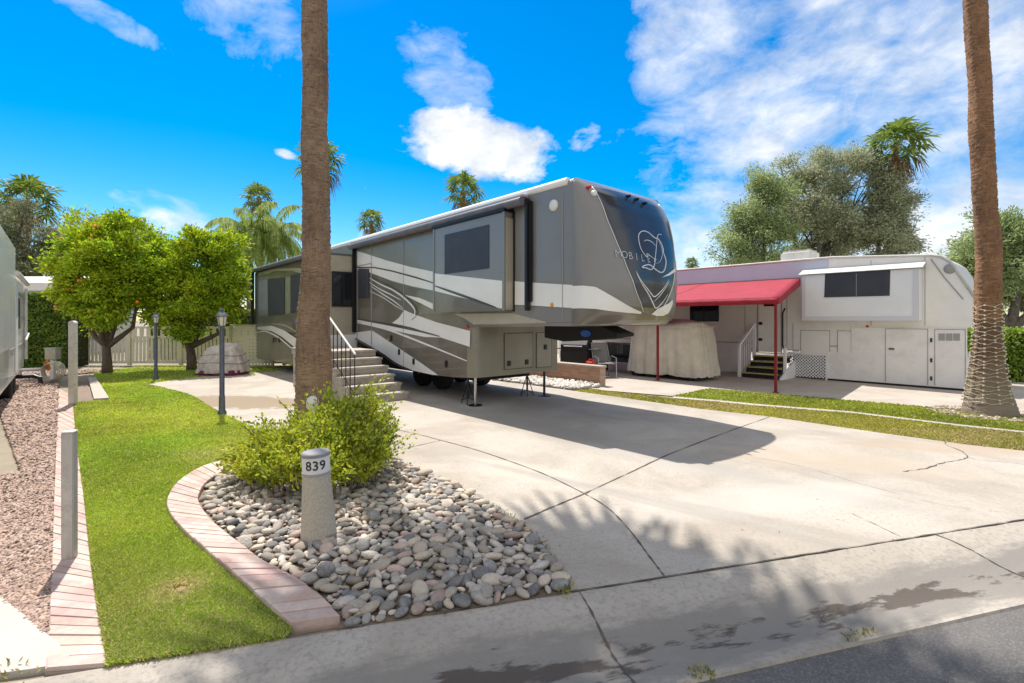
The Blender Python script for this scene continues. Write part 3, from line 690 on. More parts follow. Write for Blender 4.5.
# ring of stones round the right palm
V = []; FQ = []; off = 0
me = SMESH[3,1]; co = np.empty(len(me.vertices)*3, np.float32); me.vertices.foreach_get('co', co); co = co.reshape(-1,3); fi = np.empty(len(me.polygons)*3, np.int32); me.polygons.foreach_get('vertices', fi); fi = fi.reshape(-1,3)
ringst = []
for i in range(420):
    a = random.uniform(0,6.28); r_ = random.uniform(.42,.78); A = np.array(stone_pose(rx-.05+r_*math.cos(a)*1.1, ry+r_*math.sin(a), random.uniform(.035,.075))); V.append(co@A[:3,:3].T+A[:3,3]); FQ.append(fi+off); off += len(co)
tag(np_mesh('palm_ring_gravel', np.concatenate(V), np.concatenate(FQ), stone_mat('ring_gravel', (.42,.33,.28), (.50,.43,.37)), n=3, smooth=True), 'ring of small pale stones at the foot of the right palm', 'stones', kind='stuff')
sheet('palm_ring_soil', [(rx-.05+.8*1.1*math.cos(a), ry+.8*math.sin(a)) for a in np.linspace(0,6.28,24)[:-1]], m_dirt, .01)
# distant palms
def far_palm(px, py, Y, rad, label, seed, lean=0, nf=27):
    x = (px-HX)/F*Y; z = EYE+(HY-py)/F*Y
    t = empty('palm_tree', (x,Y,0), 0, label, 'palm tree', None)
    trunk_mesh('trunk', [(lean,0,-.05,.3),(lean*.6,0,1.5,.2),(0,0,z-.4,.15),(0,0,z-.1,.24)], pb1, t, seed, ringh=.4, seg=12)
    fan_crown('crown', (0,0,z), rad, nf, t, fanm, seed, md=deadm, seg=14, segw=.95, dead=.25)
far_palm(27,199,34,2.3,'fan palm above the grey green trees at far left',21,nf=32)
far_palm(259,197,44,1.75,'fan palm standing above the feathery palms left of the tall trunk',22)
far_palm(321,160,36,2.15,'highest distant fan palm, half hidden by the foreground trunk',23)
far_palm(371,220,46,1.6,'small distant fan palm above the grey trailer roof',24)
far_palm(463,190,34,1.75,'fan palm above the front half of the grey trailer',25)
far_palm(895,144,27,2.05,'fan palm towering over the olive trees at right',26,nf=34)
far_palm(692,263,60,1.1,'tiny distant palm top between the two trailers',27)
far_palm(5,225,40,2.0,'low fan palm at the far left edge behind the left trailer',28)
# queen palms
qm = leafm('feather_palm_leaf', (.24,.33,.06), (.33,.40,.09), .8, .4)
def queen(px, py, Y, L_, label, seed):
    r = random.Random(seed); x = (px-HX)/F*Y; zc = EYE+(HY-py)/F*Y
    t = empty('feather_palm', (x,Y,0), 0, label, 'palm tree'); trunk_mesh('trunk', [(0,0,-.05,.2),(0,0,zc,.17)], M['barkg'], t, seed, ringh=.4, seg=12)
    V = []; Q = []
    for i in range(24):
        az = i*2.4+r.uniform(-.2,.2); el = R(80)-R(95)*(i/24)
        d = Vector((math.cos(az), math.sin(az), 0)); p = Vector((0,0,zc)); v = d*math.cos(el)+Vector((0,0,math.sin(el))); n = 22; side = Vector((-d.y,d.x,0))
        for k in range(n):
            q = p+v*(L_/n)
            w = .03*(1-k/n)+.008; b0 = len(V); V += [p-side*w,p+side*w,q+side*w,q-side*w]; Q.append((b0,b0+1,b0+2,b0+3))
            if k > 2:
                for s in (-1,1):
                    for rep in range(2):
                        ll = L_*.26*math.sin(math.pi*(k+1)/(n+2))**.5*r.uniform(.8,1.1); e = p+(q-p)*rep*.5+side*s*ll*.55+v*ll*.35+Vector((0,0,-ll*r.uniform(.45,.9))); m_ = p+(q-p)*rep*.5+side*s*ll*.4+v*ll*.25; st = p+(q-p)*rep*.5
                        b0 = len(V); ww = v*.045; V += [st-ww*.3, m_-ww, e, m_+ww]; Q.append((b0,b0+1,b0+2,b0+3))
            p = q; v = (v+Vector((0,0,-.115))).normalized()
    np_mesh('crown', [tuple(a) for a in V], Q, qm, t)
queen(250,236,27,2.6,'feathery palm behind the orange trees, the left of the pair',31)
queen(273,238,28,2.6,'feathery palm nearest the trunk, the right of the pair',32)
# ------------------------------------------------------------------ broadleaf trees
def tree(name, base, lobes, leafmat, bark, label, cat, seed, ncl, per, lsz, lw, clr, tr=.12, forks=5, hang=0.0, fork_z=None, oranges=0):
    global rng
    rng = np.random.default_rng(seed); r = random.Random(seed); bx, by = base
    t = empty(name, (bx,by,0), 0, label, cat)
    L_ = np.array([(a-bx,b_-by,c) for a,b_,c,*_ in lobes]); RR = np.array([l[3:6] if len(l) >= 6 else (l[3],)*3 for l in lobes], float); w = RR.prod(1)**.67; w /= w.sum()
    # smaller boughs on the lobes make the outline uneven; a noise field leaves gaps between them
    nb = int(len(lobes)*(14 if oranges else 11)); bi = rng.choice(len(lobes), nb, p=w); bd = unit(rng.normal(size=(nb,3))+np.array([0,0,.15])); BC = L_[bi]+bd*RR[bi]*rng.uniform(.3,1.14,(nb,1)); BR = RR[bi].mean(1,keepdims=True)*rng.uniform(.22,.48,(nb,1))
    n2 = ncl*2; k = rng.choice(nb, n2, p=(BR[:,0]**2)/(BR[:,0]**2).sum()); d = unit(rng.normal(size=(n2,3))); cc = BC[k]+d*BR[k]*rng.uniform(.1,1,(n2,1))**.5*np.array([1,1,.75])
    g = 2.4/clr*.17; f = sum(np.sin((cc@unit(rng.normal(size=3)))*g*q_+rng.uniform(0,6.28)) for q_ in (1.2,1.7,2.3,3.1,4.0)); keep = f > (-1.15 if oranges else -1.1)
    cc = cc[keep][:ncl]; d = unit(cc-L_.mean(0)); ncl = len(cc)
    cs = clr*rng.uniform(.45,1.1,(ncl,1))
    pc = np.repeat(cc, per, 0); off_ = np.clip(rng.normal(size=(ncl*per,3)),-1.7,1.7)*np.repeat(cs, per, 0)*np.array([1,1,.8])
    cent = pc+off_
    dirs = unit(off_)*.6+np.repeat(d, per, 0)*.4+np.array([0,0,-hang])
    v, q = leaves(cent, lsz, lw, dirs); np_mesh('crown', v, q, leafmat, t)
    b = B(); fz = fork_z or L_[:,2].min()*.45
    b.tube([(0,0,-.05),(r.uniform(-.05,.05),0,fz*.5),(r.uniform(-.08,.08),0,fz)], [tr*1.25,tr,tr*.9], 10)
    for i in range(forks):
        l = L_[i % len(L_)]; e = Vector(l)+Vector((r.uniform(-.5,.5)*RR[i%len(L_)][0], r.uniform(-.5,.5)*RR[i%len(L_)][1], r.uniform(-.2,.5)*RR[i%len(L_)][2])); s = Vector((0,0,fz-.05)); m1 = s.lerp(e,.4)+Vector((r.uniform(-.2,.2)+ (e.x)*.25, (e.y)*.2, -.12*(e-s).length*.5))
        b.tube([s, s.lerp(m1,.5)+Vector((r.uniform(-.05,.05),)*3), m1, m1.lerp(e,.55)+Vector((r.uniform(-.12,.12),r.uniform(-.12,.12),.05)), e], [tr*.72,tr*.6,tr*.45,tr*.3,tr*.1], 8)
    for i in range(46):
        e = Vector(BC[r.randrange(nb)]); l = Vector(L_[r.randrange(len(L_))]); s = Vector((0,0,fz)).lerp(l, r.uniform(.35,.8)); b.tube([s, s.lerp(e,.5)+Vector((r.uniform(-.1,.1),r.uniform(-.1,.1),r.uniform(-.05,.1))), e], [tr*.2,tr*.13,tr*.04], 5)
    b.build('trunk', bark, t, smooth=True)
    for i in range(oranges):
        k = r.randrange(len(L_)); a = r.uniform(-2.6,-.5); e_ = r.uniform(-.7,.75); p = Vector(L_[k])+Vector((math.cos(a)*math.cos(e_)*RR[k][0], math.sin(a)*math.cos(e_)*RR[k][1], math.sin(e_)*RR[k][2]))*1.05
        ob = B(); bmesh.ops.create_icosphere(ob.bm, subdivisions=2, radius=.052, matrix=Matrix.Translation(p)); 
        if i == 0: first = ob.build('orange', M['orange'], t, smooth=True); p0 = p.copy()
        else:
            ob.bm.free(); c = first.copy(); COL.objects.link(c); c.parent = t; c.location = p-p0
    return t
def T(px, py, Y): return ((px-HX)/F*Y, Y, EYE+(HY-py)/F*Y)
def lob(px, py, Y, rx_, rz_=None, ry_=None): x, y, z = T(px,py,Y); return (x,y,z, rx_*Y/F, (ry_ or rx_)*Y/F, (rz_ or rx_)*Y/F)
citrus = leafm('citrus_leaf', (.27,.43,.015), (.50,.58,.02), 1.2, .5)
tree('orange_tree', (-12.95,16.0), [lob(82,262,16,24,34),lob(112,250,16,30,30),lob(96,298,16,32,32),lob(128,288,16.2,24,32),lob(70,290,16,12,30),lob(100,232,16,20,12),lob(72,240,16,12,14),lob(140,245,16,8,12)], citrus, M['bark'], 'round orange tree with ripe fruit, left of the pair by the fence', 'orange tree', 41, 2500, 20, .12, .5, .15, tr=.13, forks=6, fork_z=.9, oranges=17)
tree('orange_tree', (-10.9,17.0), [lob(160,268,17,30,34),lob(208,262,17,34,30),lob(221,290,17,25,36),lob(182,302,17,34,28),lob(215,308,17,30,26),lob(152,292,17,22,30),lob(196,285,17,30,30),lob(185,246,17,24,14)], citrus, M['bark'], 'round green tree beside the covered mound, right of the pair by the fence', 'orange tree', 42, 3000, 20, .12, .5, .15, tr=.14, forks=6, fork_z=.85, oranges=3)
olive = leafm('olive_leaf', (.34,.38,.22), (.47,.49,.31), .5, .5); olive2 = leafm('olive_leaf_green', (.29,.37,.15), (.40,.47,.21), .5, .5)
tree('olive_tree', T(752,320,27)[:2], [lob(745,222,27,22,26),lob(727,245,27,18,22),lob(765,210,27,24,32),lob(770,250,27,34,28),lob(735,205,27,12,14),lob(760,185,27,14,14)], olive2, M['barkg'], 'grey green tree behind the white trailer, leftmost of the three', 'tree', 43, 1250, 30, .17, .3, .30, tr=.25)
tree('olive_tree', T(825,320,28)[:2], [lob(805,185,28,28,30),lob(835,180,28,30,28),lob(860,200,28,26,32),lob(810,230,28,40,36),lob(850,240,28,34,30),lob(790,170,28,16,14),lob(828,160,28,16,10),lob(873,172,28,12,14)], olive, M['barkg'], 'tallest grey green tree behind the white trailer, in the middle', 'tree', 44, 2300, 30, .17, .3, .30, tr=.3, forks=7)
tree('olive_tree', T(893,320,27)[:2], [lob(893,195,27,20,28),lob(885,230,27,26,28),lob(903,235,27,16,26),lob(880,175,27,12,14),lob(905,215,27,12,14)], olive, M['barkg'], 'narrow grey green tree under the fan palm, rightmost of the three', 'tree', 45, 950, 30, .17, .3, .28, tr=.22)
tree('olive_tree', T(1010,320,18)[:2], [lob(985,270,18,34,40),lob(1025,250,18,40,40),lob(950,262,18,16,20),lob(1000,235,18,24,22),lob(1045,280,18,40,40),lob(965,240,18,14,12)], olive2, M['barkg'], 'bushy tree behind the lit palm trunk at the right edge', 'tree', 46, 1900, 28, .14, .34, .22, tr=.25)
gumm = leafm('gum_leaf', (.17,.19,.09), (.25,.27,.14), .5, .5)
tree('gum_tree', T(15,320,30)[:2], [lob(10,255,30,30,40),lob(38,262,30,26,36),lob(55,235,30,16,24),lob(20,215,30,20,20),lob(-15,250,30,26,36),lob(66,262,30,16,26)], gumm, M['barkg'], 'dark grey green tree behind the house roof at far left', 'tree', 47, 1500, 18, .24, .25, .36, tr=.25, hang=.5)
tree('far_tree', T(120,320,45)[:2], [lob(110,230,45,24,14),lob(140,240,45,20,16),lob(165,250,45,18,14),lob(85,245,45,18,22)], gumm, M['barkg'], 'distant tree top rising behind the two orange trees', 'tree', 48, 300, 18, .4, .3, .5, tr=.25)
# hedges
def hedge(name, x0, x1, y0, y1, h, label, seed, n, m, rz=0, loc=(0,0)):
    r = np.random.default_rng(seed); t = empty(name, (loc[0],loc[1],0), rz, label, 'hedge'); c = r.uniform([x0,y0,0.02],[x1,y1,h],(n,3))
    k = r.integers(0,3,n); e = r.normal(0,.03,n); c[k==0,1] = y0+e[k==0]; c[k==1,2] = h+e[k==1]; kk = (k==2)&(r.random(n)<.5); c[kk,0] = x0+e[kk]
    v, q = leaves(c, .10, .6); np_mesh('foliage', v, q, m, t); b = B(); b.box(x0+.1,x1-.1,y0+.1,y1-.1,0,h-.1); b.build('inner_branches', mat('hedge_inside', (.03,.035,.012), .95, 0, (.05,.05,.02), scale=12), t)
hm = leafm('hedge_leaf', (.12,.21,.025), (.22,.32,.04), 2, .5)
hedge('hedge', -18.6, -15.9, 17.8, 19, 2.62, 'tall dark clipped hedge beside the left trailer', 51, 16000, hm)
hedge('hedge', -15.6, -7.4, 21.5, 22.5, 2.1, 'dark hedge seen through and over the slatted fence', 53, 16000, hm)
hedge('hedge', 0, 9, 0, 1.2, 1.42, 'low clipped hedge beyond the palm at the right edge', 52, 22000, leafm('hedge_leaf_right', (.20,.33,.03), (.30,.42,.04), 2, .5), R(-15), (13.0,13.9))
# ------------------------------------------------------------------ bush in the bed
def bush():
    global rng
    rng = np.random.default_rng(61); r = random.Random(61); poly = np.array([G(*p) for p in [(238,486),(262,466),(300,452),(335,444),(368,456),(386,474),(375,492),(345,503),(300,507),(262,500)]])
    t = empty('shrub', (G(312,478)[0],G(312,478)[1],0), 0, 'sprawling yellow green shrub around the foot of the tall palm', 'shrub'); ox, oy = t.location.x, t.location.y
    C_ = []; D_ = []; stems = B(); cnt = 0; cx, cy = poly.mean(0)
    while cnt < 900:
        x = r.uniform(poly[:,0].min(), poly[:,0].max()); y = r.uniform(poly[:,1].min(), poly[:,1].max())
        if not in_poly(np.array([x]), np.array([y]), poly)[0]: continue
        cnt += 1; cen = math.exp(-(((x-G(345,470)[0])/.62)**2+((y-5.75)/1.1)**2)); hh = .20+.60*cen+r.uniform(0,.12)+(r.random()<.08)*.28
        a = math.atan2(y-cy,x-cx)+r.gauss(0,.9); out = r.uniform(.06,.34)+(r.random()<.1)*.2; p0 = Vector((x,y,0)); P = []
        for k in range(9):
            s = k/8; P.append(p0+Vector((math.cos(a)*out*s**1.4, math.sin(a)*out*s**1.4, hh*(s**.8)*(1-.12*s*s))))
        if cnt % 3 == 0: stems.tube([tuple(p-Vector((ox,oy,0))) for p in P[::2]], .004, 4, cap=False)
        n = 34
        for _ in range(n):
            s = r.uniform(.3,1); i = min(int(s*8),7); p = P[i].lerp(P[i+1], s*8-i); j = Vector((r.gauss(0,.022),r.gauss(0,.022),r.gauss(0,.018))); C_.append(p+j-Vector((ox,oy,0))); D_.append((P[i+1]-P[i]).normalized()*.8+j*20)
    v, q = leaves(np.array([tuple(c) for c in C_]), .046, .55, np.array([tuple(d) for d in D_])); np_mesh('foliage', v, q, leafm('shrub_leaf', (.28,.36,.02), (.48,.50,.04), 3, .5), t)
    stems.build('stems', M['bark'], t)
bush()
# ------------------------------------------------------------------ bollard 839
def text_mesh(txt, size, ext=.0015, spacing=1.0, off=0):
    cu = bpy.data.curves.new('t', 'FONT'); cu.body = txt; cu.size = size; cu.extrude = ext; cu.align_x = 'CENTER'; cu.align_y = 'CENTER'; cu.space_character = spacing; cu.offset = off; cu.resolution_u = 4
    o = bpy.data.objects.new('t', cu); COL.objects.link(o); dg = bpy.context.evaluated_depsgraph_get(); dg.update(); me = bpy.data.meshes.new_from_object(o.evaluated_get(dg)); bpy.data.objects.remove(o); bpy.data.curves.remove(cu); return me
bx, by = boll
t = empty('number_bollard', (bx,by,0), 0, 'pale stone bollard with white collar reading 839', 'bollard'); t.rotation_euler = (0, R(-2.2), 0)
b = B(); b.lathe([(.135,-.02),(.133,.02),(.118,.25),(.104,.49),(.103,.505)], 40); b.build('post', M['bollard'], t, True, 40)
b = B(); b.lathe([(.104,.505),(.107,.508),(.107,.522),(.104,.524)], 40); b.build('ring', M['trimg'], t, True, 40)
b = B(); b.lathe([(.103,.524),(.103,.645)], 40); b.build('collar', M['bwhite'], t, True, 40)
b = B(); b.lathe([(.104,.645),(.108,.648),(.108,.668),(.100,.676),(.02,.679)], 40); b.build('cap', mat('bollard_cap', (.20,.20,.22), .6, 0, (.28,.27,.28), scale=9), t, True, 40)
me = text_mesh('839', .098, .001, 1.08, .0016)
fa = math.atan2(-by, -bx)
for v in me.vertices:
    th = fa + R(-2) + v.co.x/.104; rr = .1045+v.co.z; z = .585+v.co.y; v.co = Vector((rr*math.cos(th), rr*math.sin(th), z))
link('number', me, M['letter'], t)
# ------------------------------------------------------------------ posts and lamps
x, y = G(69.5,560); t = empty('wooden_post', (x,y,0), R(18), 'short square grey post standing on the brick strip', 'post')
b = B(); b.box(-.036,.036,-.034,.034,-.03,.905,.005); b.build('shaft', M['postg'], t); b = B(); b.box(-.038,.038,-.036,.036,.905,.915,.003); b.build('cap', M['postw'], t)
x, y = G(73,405); t = empty('round_top_post', (x,y,0), R(5), 'tall white round-topped post beside the gravel patch', 'post')
b = B(); b.box(-.065,.065,-.045,.045,-.03,1.62,.01); b.build('shaft', M['postw'], t); b = B(); b.prism([(.065*math.cos(a), 1.62+.065*math.sin(a)) for a in np.linspace(0,math.pi,14)], 'y', -.045, .045); b.build('cap', M['postw'], t)
def lamp(px, py, h, label):
    x, y = G(px, py); t = empty('lamp_post', (x,y,0), R(20), label, 'lamp post', 'lamp posts beside the lawn')
    b = B(); b.lathe([(.075,0),(.075,.05),(.055,.08),(.05,.3),(.05,.33),(.043,.34),(.04,h-.37),(.055,h-.36),(.055,h-.345),(.03,h-.34)], 12); b.build('pole', M['lampm'], t, True, 40)
    b = B(); b.lathe([(.05,h-.335),(.08,h-.17)], 6); b.build('lamp_glass', M['lampg'], t)
    b = B()
    for k in range(6):
        a = 2*math.pi*k/6; c_, s_ = math.cos(a), math.sin(a); b.tube([(.052*c_,.052*s_,h-.34),(.084*c_,.084*s_,h-.165)], .006, 5)
    b.lathe([(.055,h-.345),(.055,h-.33)], 6); b.build('lamp_frame', M['lampm'], t)
    b = B(); b.lathe([(.10,h-.168),(.104,h-.155),(.06,h-.10),(.028,h-.075),(.02,h-.06),(.03,h-.045),(.016,h-.025),(.004,h)], 12); b.build('lamp_cap', M['lampm'], t, True, 35)
lamp(222,414.6,1.93,'nearer dark lamp post with glass lantern on the driveway edge')
lamp(155.8,379.5,1.95,'farther dark lamp post with glass lantern under the orange tree')
# spotlight at the foot of the palm
x, y, z = T(312.5,404,7.35); t = empty('garden_spotlight', (x,y,0), 0, 'small white garden light in the shrub before the palm trunk', 'garden light')
b = B(); b.tube([(0,0,0),(0,0,z-.08)], .014, 8); b.build('stake', M['postg'], t); b = B(); b.lathe([(.03,z-.1),(.085,z-.05),(.09,z+.02),(.07,z+.09),(.03,z+.115)], 16); b.build('globe', M['bwhite'], t, True)
# ------------------------------------------------------------------ fence
def fence():
    t = empty('fence', (-13,18.9,0), 0, 'long cream slatted fence with open top behind the orange trees', 'fence')
    x = -4.5
    for k in range(4):
        xa = -3.4+k*1.95; xb = xa+1.95
        b = B(); b.box(xa-.06,xa+.06,-.06,.06,0,1.5,.008); b.box(xa-.08,xa+.08,-.08,.08,1.5,1.54,.01); b.build('post', M['fencem'], t)
        b = B(); b.box(xa+.06,xb-.06,-.03,.03,.06,.16); b.box(xa+.06,xb-.06,-.03,.03,1.0,1.09); b.box(xa+.06,xb-.06,-.03,.03,1.38,1.46)
        n = 13
        for i in range(n):
            c = xa+.06+(xb-xa-.12)*(i+.5)/n; b.box(c-.045,c+.045,-.018,.018,.161,.999)
        for i in range(7):
            c = xa+.06+(xb-xa-.12)*(i+.5)/7; b.box(c-.075,c+.075,-.012,.012,1.091,1.379)
        b.build('slat_panel', M['fencem'], t)
    b = B(); b.box(4.34,4.46,-.06,.06,0,1.5,.008); b.build('post', M['fencem'], t)
fence()
def lattice(name, w, h, parent, m, z0=0, step=.075, th=.012, sw=.028, y=0):
    b = B(); n = int((w+h)/step)
    for s in (1,-1):
        for i in range(n):
            a = i*step
            # line x = a - z (s=1) or x = w - a + z
            p0 = (a, 0) if a <= w else (w, a-w); p1 = (0, a) if a <= h else (a-h, h)
            if s == -1: p0 = (w-p0[0], p0[1]); p1 = (w-p1[0], p1[1])
            if abs(p0[0]-p1[0]) < .02: continue
            d = Vector((p1[0]-p0[0], p1[1]-p0[1])).normalized()*0; dx = sw*.5
            y0_ = y if s == 1 else y+.010; q = [(p0[0]-dx,p0[1]),(p0[0]+dx,p0[1]),(p1[0]+dx,p1[1]),(p1[0]-dx,p1[1])]
            b.prism([(xx, z0+zz) for xx, zz in q], 'y', y0_, y0_+.008)
    return b.build(name, m, parent)
t = empty('lattice_screen', (G(232,366)[0],18.4,0), 0, 'cream lattice screen between the slatted fence and the grey trailer', 'fence')
lattice('lattice', 1.5, 1.42, t, mat('lattice_cream', (.85,.80,.68), .6), .05, .12, sw=.07)
b = B()
for xx in (-.04, 1.5): b.box(xx,xx+.08,-.05,.05,0,1.5)
b.box(.04,1.5,-.03,.03,1.47,1.53); b.box(.04,1.5,-.03,.03,.0,.05); b.build('frame', M['fencem'], t)
# ------------------------------------------------------------------ covered mound
def drape(name, w, d, h, m, parent, seed, topr=.75, fold=.03, nf=17, loc=(0,0,0), z0=0, pw=3.2, waves=1, hump=0.0):
    r = random.Random(seed); nU, nV = 180, 26; V = []; ph = [r.uniform(0,6.28) for _ in range(8)]
    for j in range(nV+1):
        s = j/nV                                       # 0 hem, 1 centre of the top
        for i in range(nU):
            a = 2*math.pi*i/nU; ca, sa = math.cos(a), math.sin(a); q = (abs(ca)**pw+abs(sa)**pw)**(-1/pw)
            if s < .6: k = 1-(1-topr)*(s/.6)**1.5; z = h*.93*(s/.6); fo = fold*(1-s/.6*.7)
            else: tt = (s-.6)/.4; k = topr*(1-tt**1.6); z = h*(.93+.07*math.sin(tt*math.pi/2)); fo = fold*.25*(1-tt)
            fo *= (1.1-2.4*abs(math.sin(nf*.5*a+ph[0]+s*1.2))**.6+.5*math.sin((nf*1.7)*a+ph[1])+.5*math.sin(3*a+ph[2]))
            hz = -.0 if s > .02 else .03*math.sin(7*a+ph[3])+.02*math.sin(13*a+ph[4])
            hh = 1+hump*ca+.03*math.sin(3*a+ph[5])
            fo += .012*math.sin(14*s+4*a+ph[6])*(.4+.6*math.sin(2*a+ph[7])); V.append((loc[0]+(w*.5*k*q+fo)*ca, loc[1]+(d*.5*k*q+fo)*sa, loc[2]+z0+z*hh+max(hz,0)+r.gauss(0,.004)))
    Q = [(j*nU+i, j*nU+(i+1)%nU, (j+1)*nU+(i+1)%nU, (j+1)*nU+i) for j in range(nV) for i in range(nU)]
    return np_mesh(name, V, Q, m, parent, True)
x, y = G(214,376); t = empty('covered_mound', (x,y+.5,0), 0, 'low rounded heap under a pale tarp near the orange tree', 'covered furniture')
drape('tarp', 1.45, 1.2, .84, M['tarp2'], t, 3, .62, .035, 9, z0=.08, pw=2.4, hump=.05); drape('under_cloth', 1.40, 1.12, .17, M['maroon'], t, 4, .95, .03, 11)
b = B()
for zz, k in ((.38,1.42),(.62,1.25)):
    P = [(k*.52*math.cos(a), k*.44*math.sin(a), zz+.03*math.sin(3*a)) for a in np.linspace(0,6.2832,30)]; b.tube(P, .008, 5, cap=False)
b.build('rope', M['dline'], t)
# ------------------------------------------------------------------ grey fifth wheel trailer
rv = empty('fifth_wheel_trailer', C0, ANG, 'large grey and white fifth wheel trailer with script letter on its nose', 'trailer')
WD = 2.44; XR = -12.3; NB = 2.6
def sec(w=WD, z0=1.6, z1=3.95, r=.11, y0=0):
    P = [(y0,z0)]
    for a in np.linspace(180,90,6): P.append((y0+r+r*math.cos(R(a)), z1-r+r*math.sin(R(a))))
    for a in np.linspace(90,0,6): P.append((y0+w-r+r*math.cos(R(a)), z1-r+r*math.sin(R(a))))
    P.append((y0+w,z0)); return P
b = B(); b.prism(sec(), 'x', XR, NB); b.build('upper_body', M['silver'], rv)
# lower body, side profile; bottom rises towards the wheels
lowp = [(-.2,1.6),(-.2,.55),(-.7,.52),(-1.5,.5),(-2.3,.53),(-3.1,.66),(-4.2,.88),(-5.5,1.15),(-5.5,1.6)]
b = B(); b.prism(lowp, 'y', 0, WD); b.build('lower_body', M['taupe'], rv)
b = B(); P = [(-.2,0)]+[(-.2+.2*math.sin(a), .2-.2*math.cos(a)) for a in np.linspace(.1,math.pi/2,8)]+[(0,WD-.1),(-.03,WD-.03),(-.2,WD)]
b.prism(P, 'z', .555, 1.6); b.build('front_bulkhead', mat('bulkhead_paint', (.235,.215,.165), .35, .2, (.285,.262,.205), scale=1.2, coat=.5), rv, True, 35)
b = B(); b.box(XR,-5.5,.05,WD,.55,1.6,.02); b.build('rear_lower_body', M['taupe'], rv)
b = B(); b.box(-12,-.5,.45,WD-.45,.42,1.3); b.build('chassis', M['dark'], rv)
b = B(); b.box(XR+.05,NB-.25,.10,WD-.10,3.951,3.985,.015); b.build('roof', M['roofm'], rv)
# gutter rail / white roof edge
b = B(); b.tube([(XR,.015,3.90),(NB-.1,.015,3.90)], .062, 10); b.build('roof_rail', mat('rail_white', (.88,.87,.85), .5), rv, True, 60)
# nose
def Dz(z):
    P = [(1.62,.40),(1.67,.50),(1.77,.60),(1.95,.68),(2.3,.72),(2.7,.69),(3.1,.61),(3.45,.50),(3.7,.36),(3.84,.20),(3.92,.08),(3.95,.01)]
    if z <= P[0][0]: return P[0][1]
    for (a, b_), (c, d) in zip(P, P[1:]):
        if a <= z <= c:
            t_ = (z-a)/(c-a); return b_+(d-b_)*t_
    return P[-1][1]
def nose_pt(th, z, off=0.0):
    hw = WD/2 - (max(0,z-3.84)**2/.11 if z > 3.84 else 0)*.9 - (max(0,z-3.4)**2*.9+.06)*min(1,math.sin(th)**2*1.3)
    D = Dz(z)+off; hw += off; c_, s_ = math.cos(th), math.sin(th)
    return Vector((NB+D*abs(s_)**.72, WD/2-hw*math.copysign(abs(c_)**(.56 if c_ > 0 else .62), c_)*(1 if c_ > 0 else .95), z))
NZ = [1.62,1.64,1.66,1.69,1.75,1.85,1.95,2.1,2.3,2.5,2.7,2.9,3.1,3.28,3.45,3.58,3.7,3.78,3.84,3.88,3.92,3.95]
NT = 72; ths = [math.pi*(i/NT) for i in range(NT+1)]; ths = [math.pi*(.5-.5*math.cos(t_))*.35+t_*.65 for t_ in ths]
def nose_strip(name, fz0, fz1, th0, th1, off, m, nz=26, nt=48, smooth=True):
    """patch between two curves z(th), between th0..th1 (th may be function of s along z)"""
    V = []
    for j in range(nz+1):
        for i in range(nt+1):
            s = j/nz; t_ = i/nt
            a0 = th0(s) if callable(th0) else th0; a1 = th1(s) if callable(th1) else th1
            th = a0+(a1-a0)*t_; z0 = fz0(th) if callable(fz0) else fz0; z1 = fz1(th) if callable(fz1) else fz1
            V.append(tuple(nose_pt(th, z0+(z1-z0)*s, off)))
    w = nt+1; Q = [(j*w+i, j*w+i+1, (j+1)*w+i+1, (j+1)*w+i) for j in range(nz) for i in range(nt)]
    return np_mesh(name, V, Q, m, rv, smooth)
b = B(); rows = [[b.bm.verts.new(nose_pt(th, z)) for th in ths] for z in NZ]
for r0, r1 in zip(rows, rows[1:]):
    for i in range(NT): b.bm.faces.new((r0[i], r0[i+1], r1[i+1], r1[i]))
b.bm.faces.new(rows[0][::-1]); b.bm.faces.new(rows[-1])
bmesh.ops.recalc_face_normals(b.bm, faces=b.bm.faces); bvh = BVHTree.FromBMesh(b.bm)
nose = b.build('nose_cap', M['silver'], rv, True, 50)
Minv = (Matrix.Translation(C0) @ Matrix.Rotation(ANG,4,'Z')).inverted()
def on_nose(px, py, off=.008):
    o = Minv @ Vector((0,0,EYE)); d = (Minv.to_3x3() @ Vector(((px-HX)/F, 1, (HY-py)/F))).normalized(); h = bvh.ray_cast(o, d)
    if h[0] is None: return None
    n_ = h[1] if h[1].dot(d) < 0 else -h[1]
    return h[0]+n_*off
def th_of(px, py):
    p = on_nose(px, py, 0)
    if p is None: return None
    best = min(((nose_pt(math.pi*i/720, p.z)-p).length, math.pi*i/720) for i in range(721)); return best[1], p.z
edge = []
for px, py in [(592.5,187.5),(600,200),(608,222),(618,246),(627,268),(636,292),(643,312)]:
    q = th_of(px, py)
    if q: edge.append(q)
edge = sorted(edge, key=lambda q: q[1])
print('EDGE', edge)
def edge_th(z):
    if z <= edge[0][1]: return edge[0][0]
    for (a, za), (c, zc) in zip(edge, edge[1:]):
        if za <= z <= zc: return a+(c-a)*(z-za)/(zc-za)
    return edge[-1][0]
# windscreen-like navy panel, clean edges
V = []; nz, nt = 40, 48; zA, zB = edge[0][1], min(edge[-1][1]+.02, 3.88)
for j in range(nz+1):
    z = zA+(zB-zA)*j/nz; a0 = edge_th(z)
    for i in range(nt+1): V.append(tuple(nose_pt(a0+(math.pi-2*a0)*i/nt, z, .006)))
w = nt+1; np_mesh('front_panel', V, [(j*w+i, j*w+i+1, (j+1)*w+i+1, (j+1)*w+i) for j in range(nz) for i in range(nt)], M['navy'], rv, True)
def ntube(name, P, r, m, seg=6):
    b = B(); b.tube(P, r, seg); return b.build(name, m, rv, True)
for s in (0, 1):
    ntube('panel_trim', [nose_pt((edge_th(z) if s == 0 else math.pi-edge_th(z)), z, .008) for z in np.linspace(zA, zB, 30)], .007, M['wlens'])
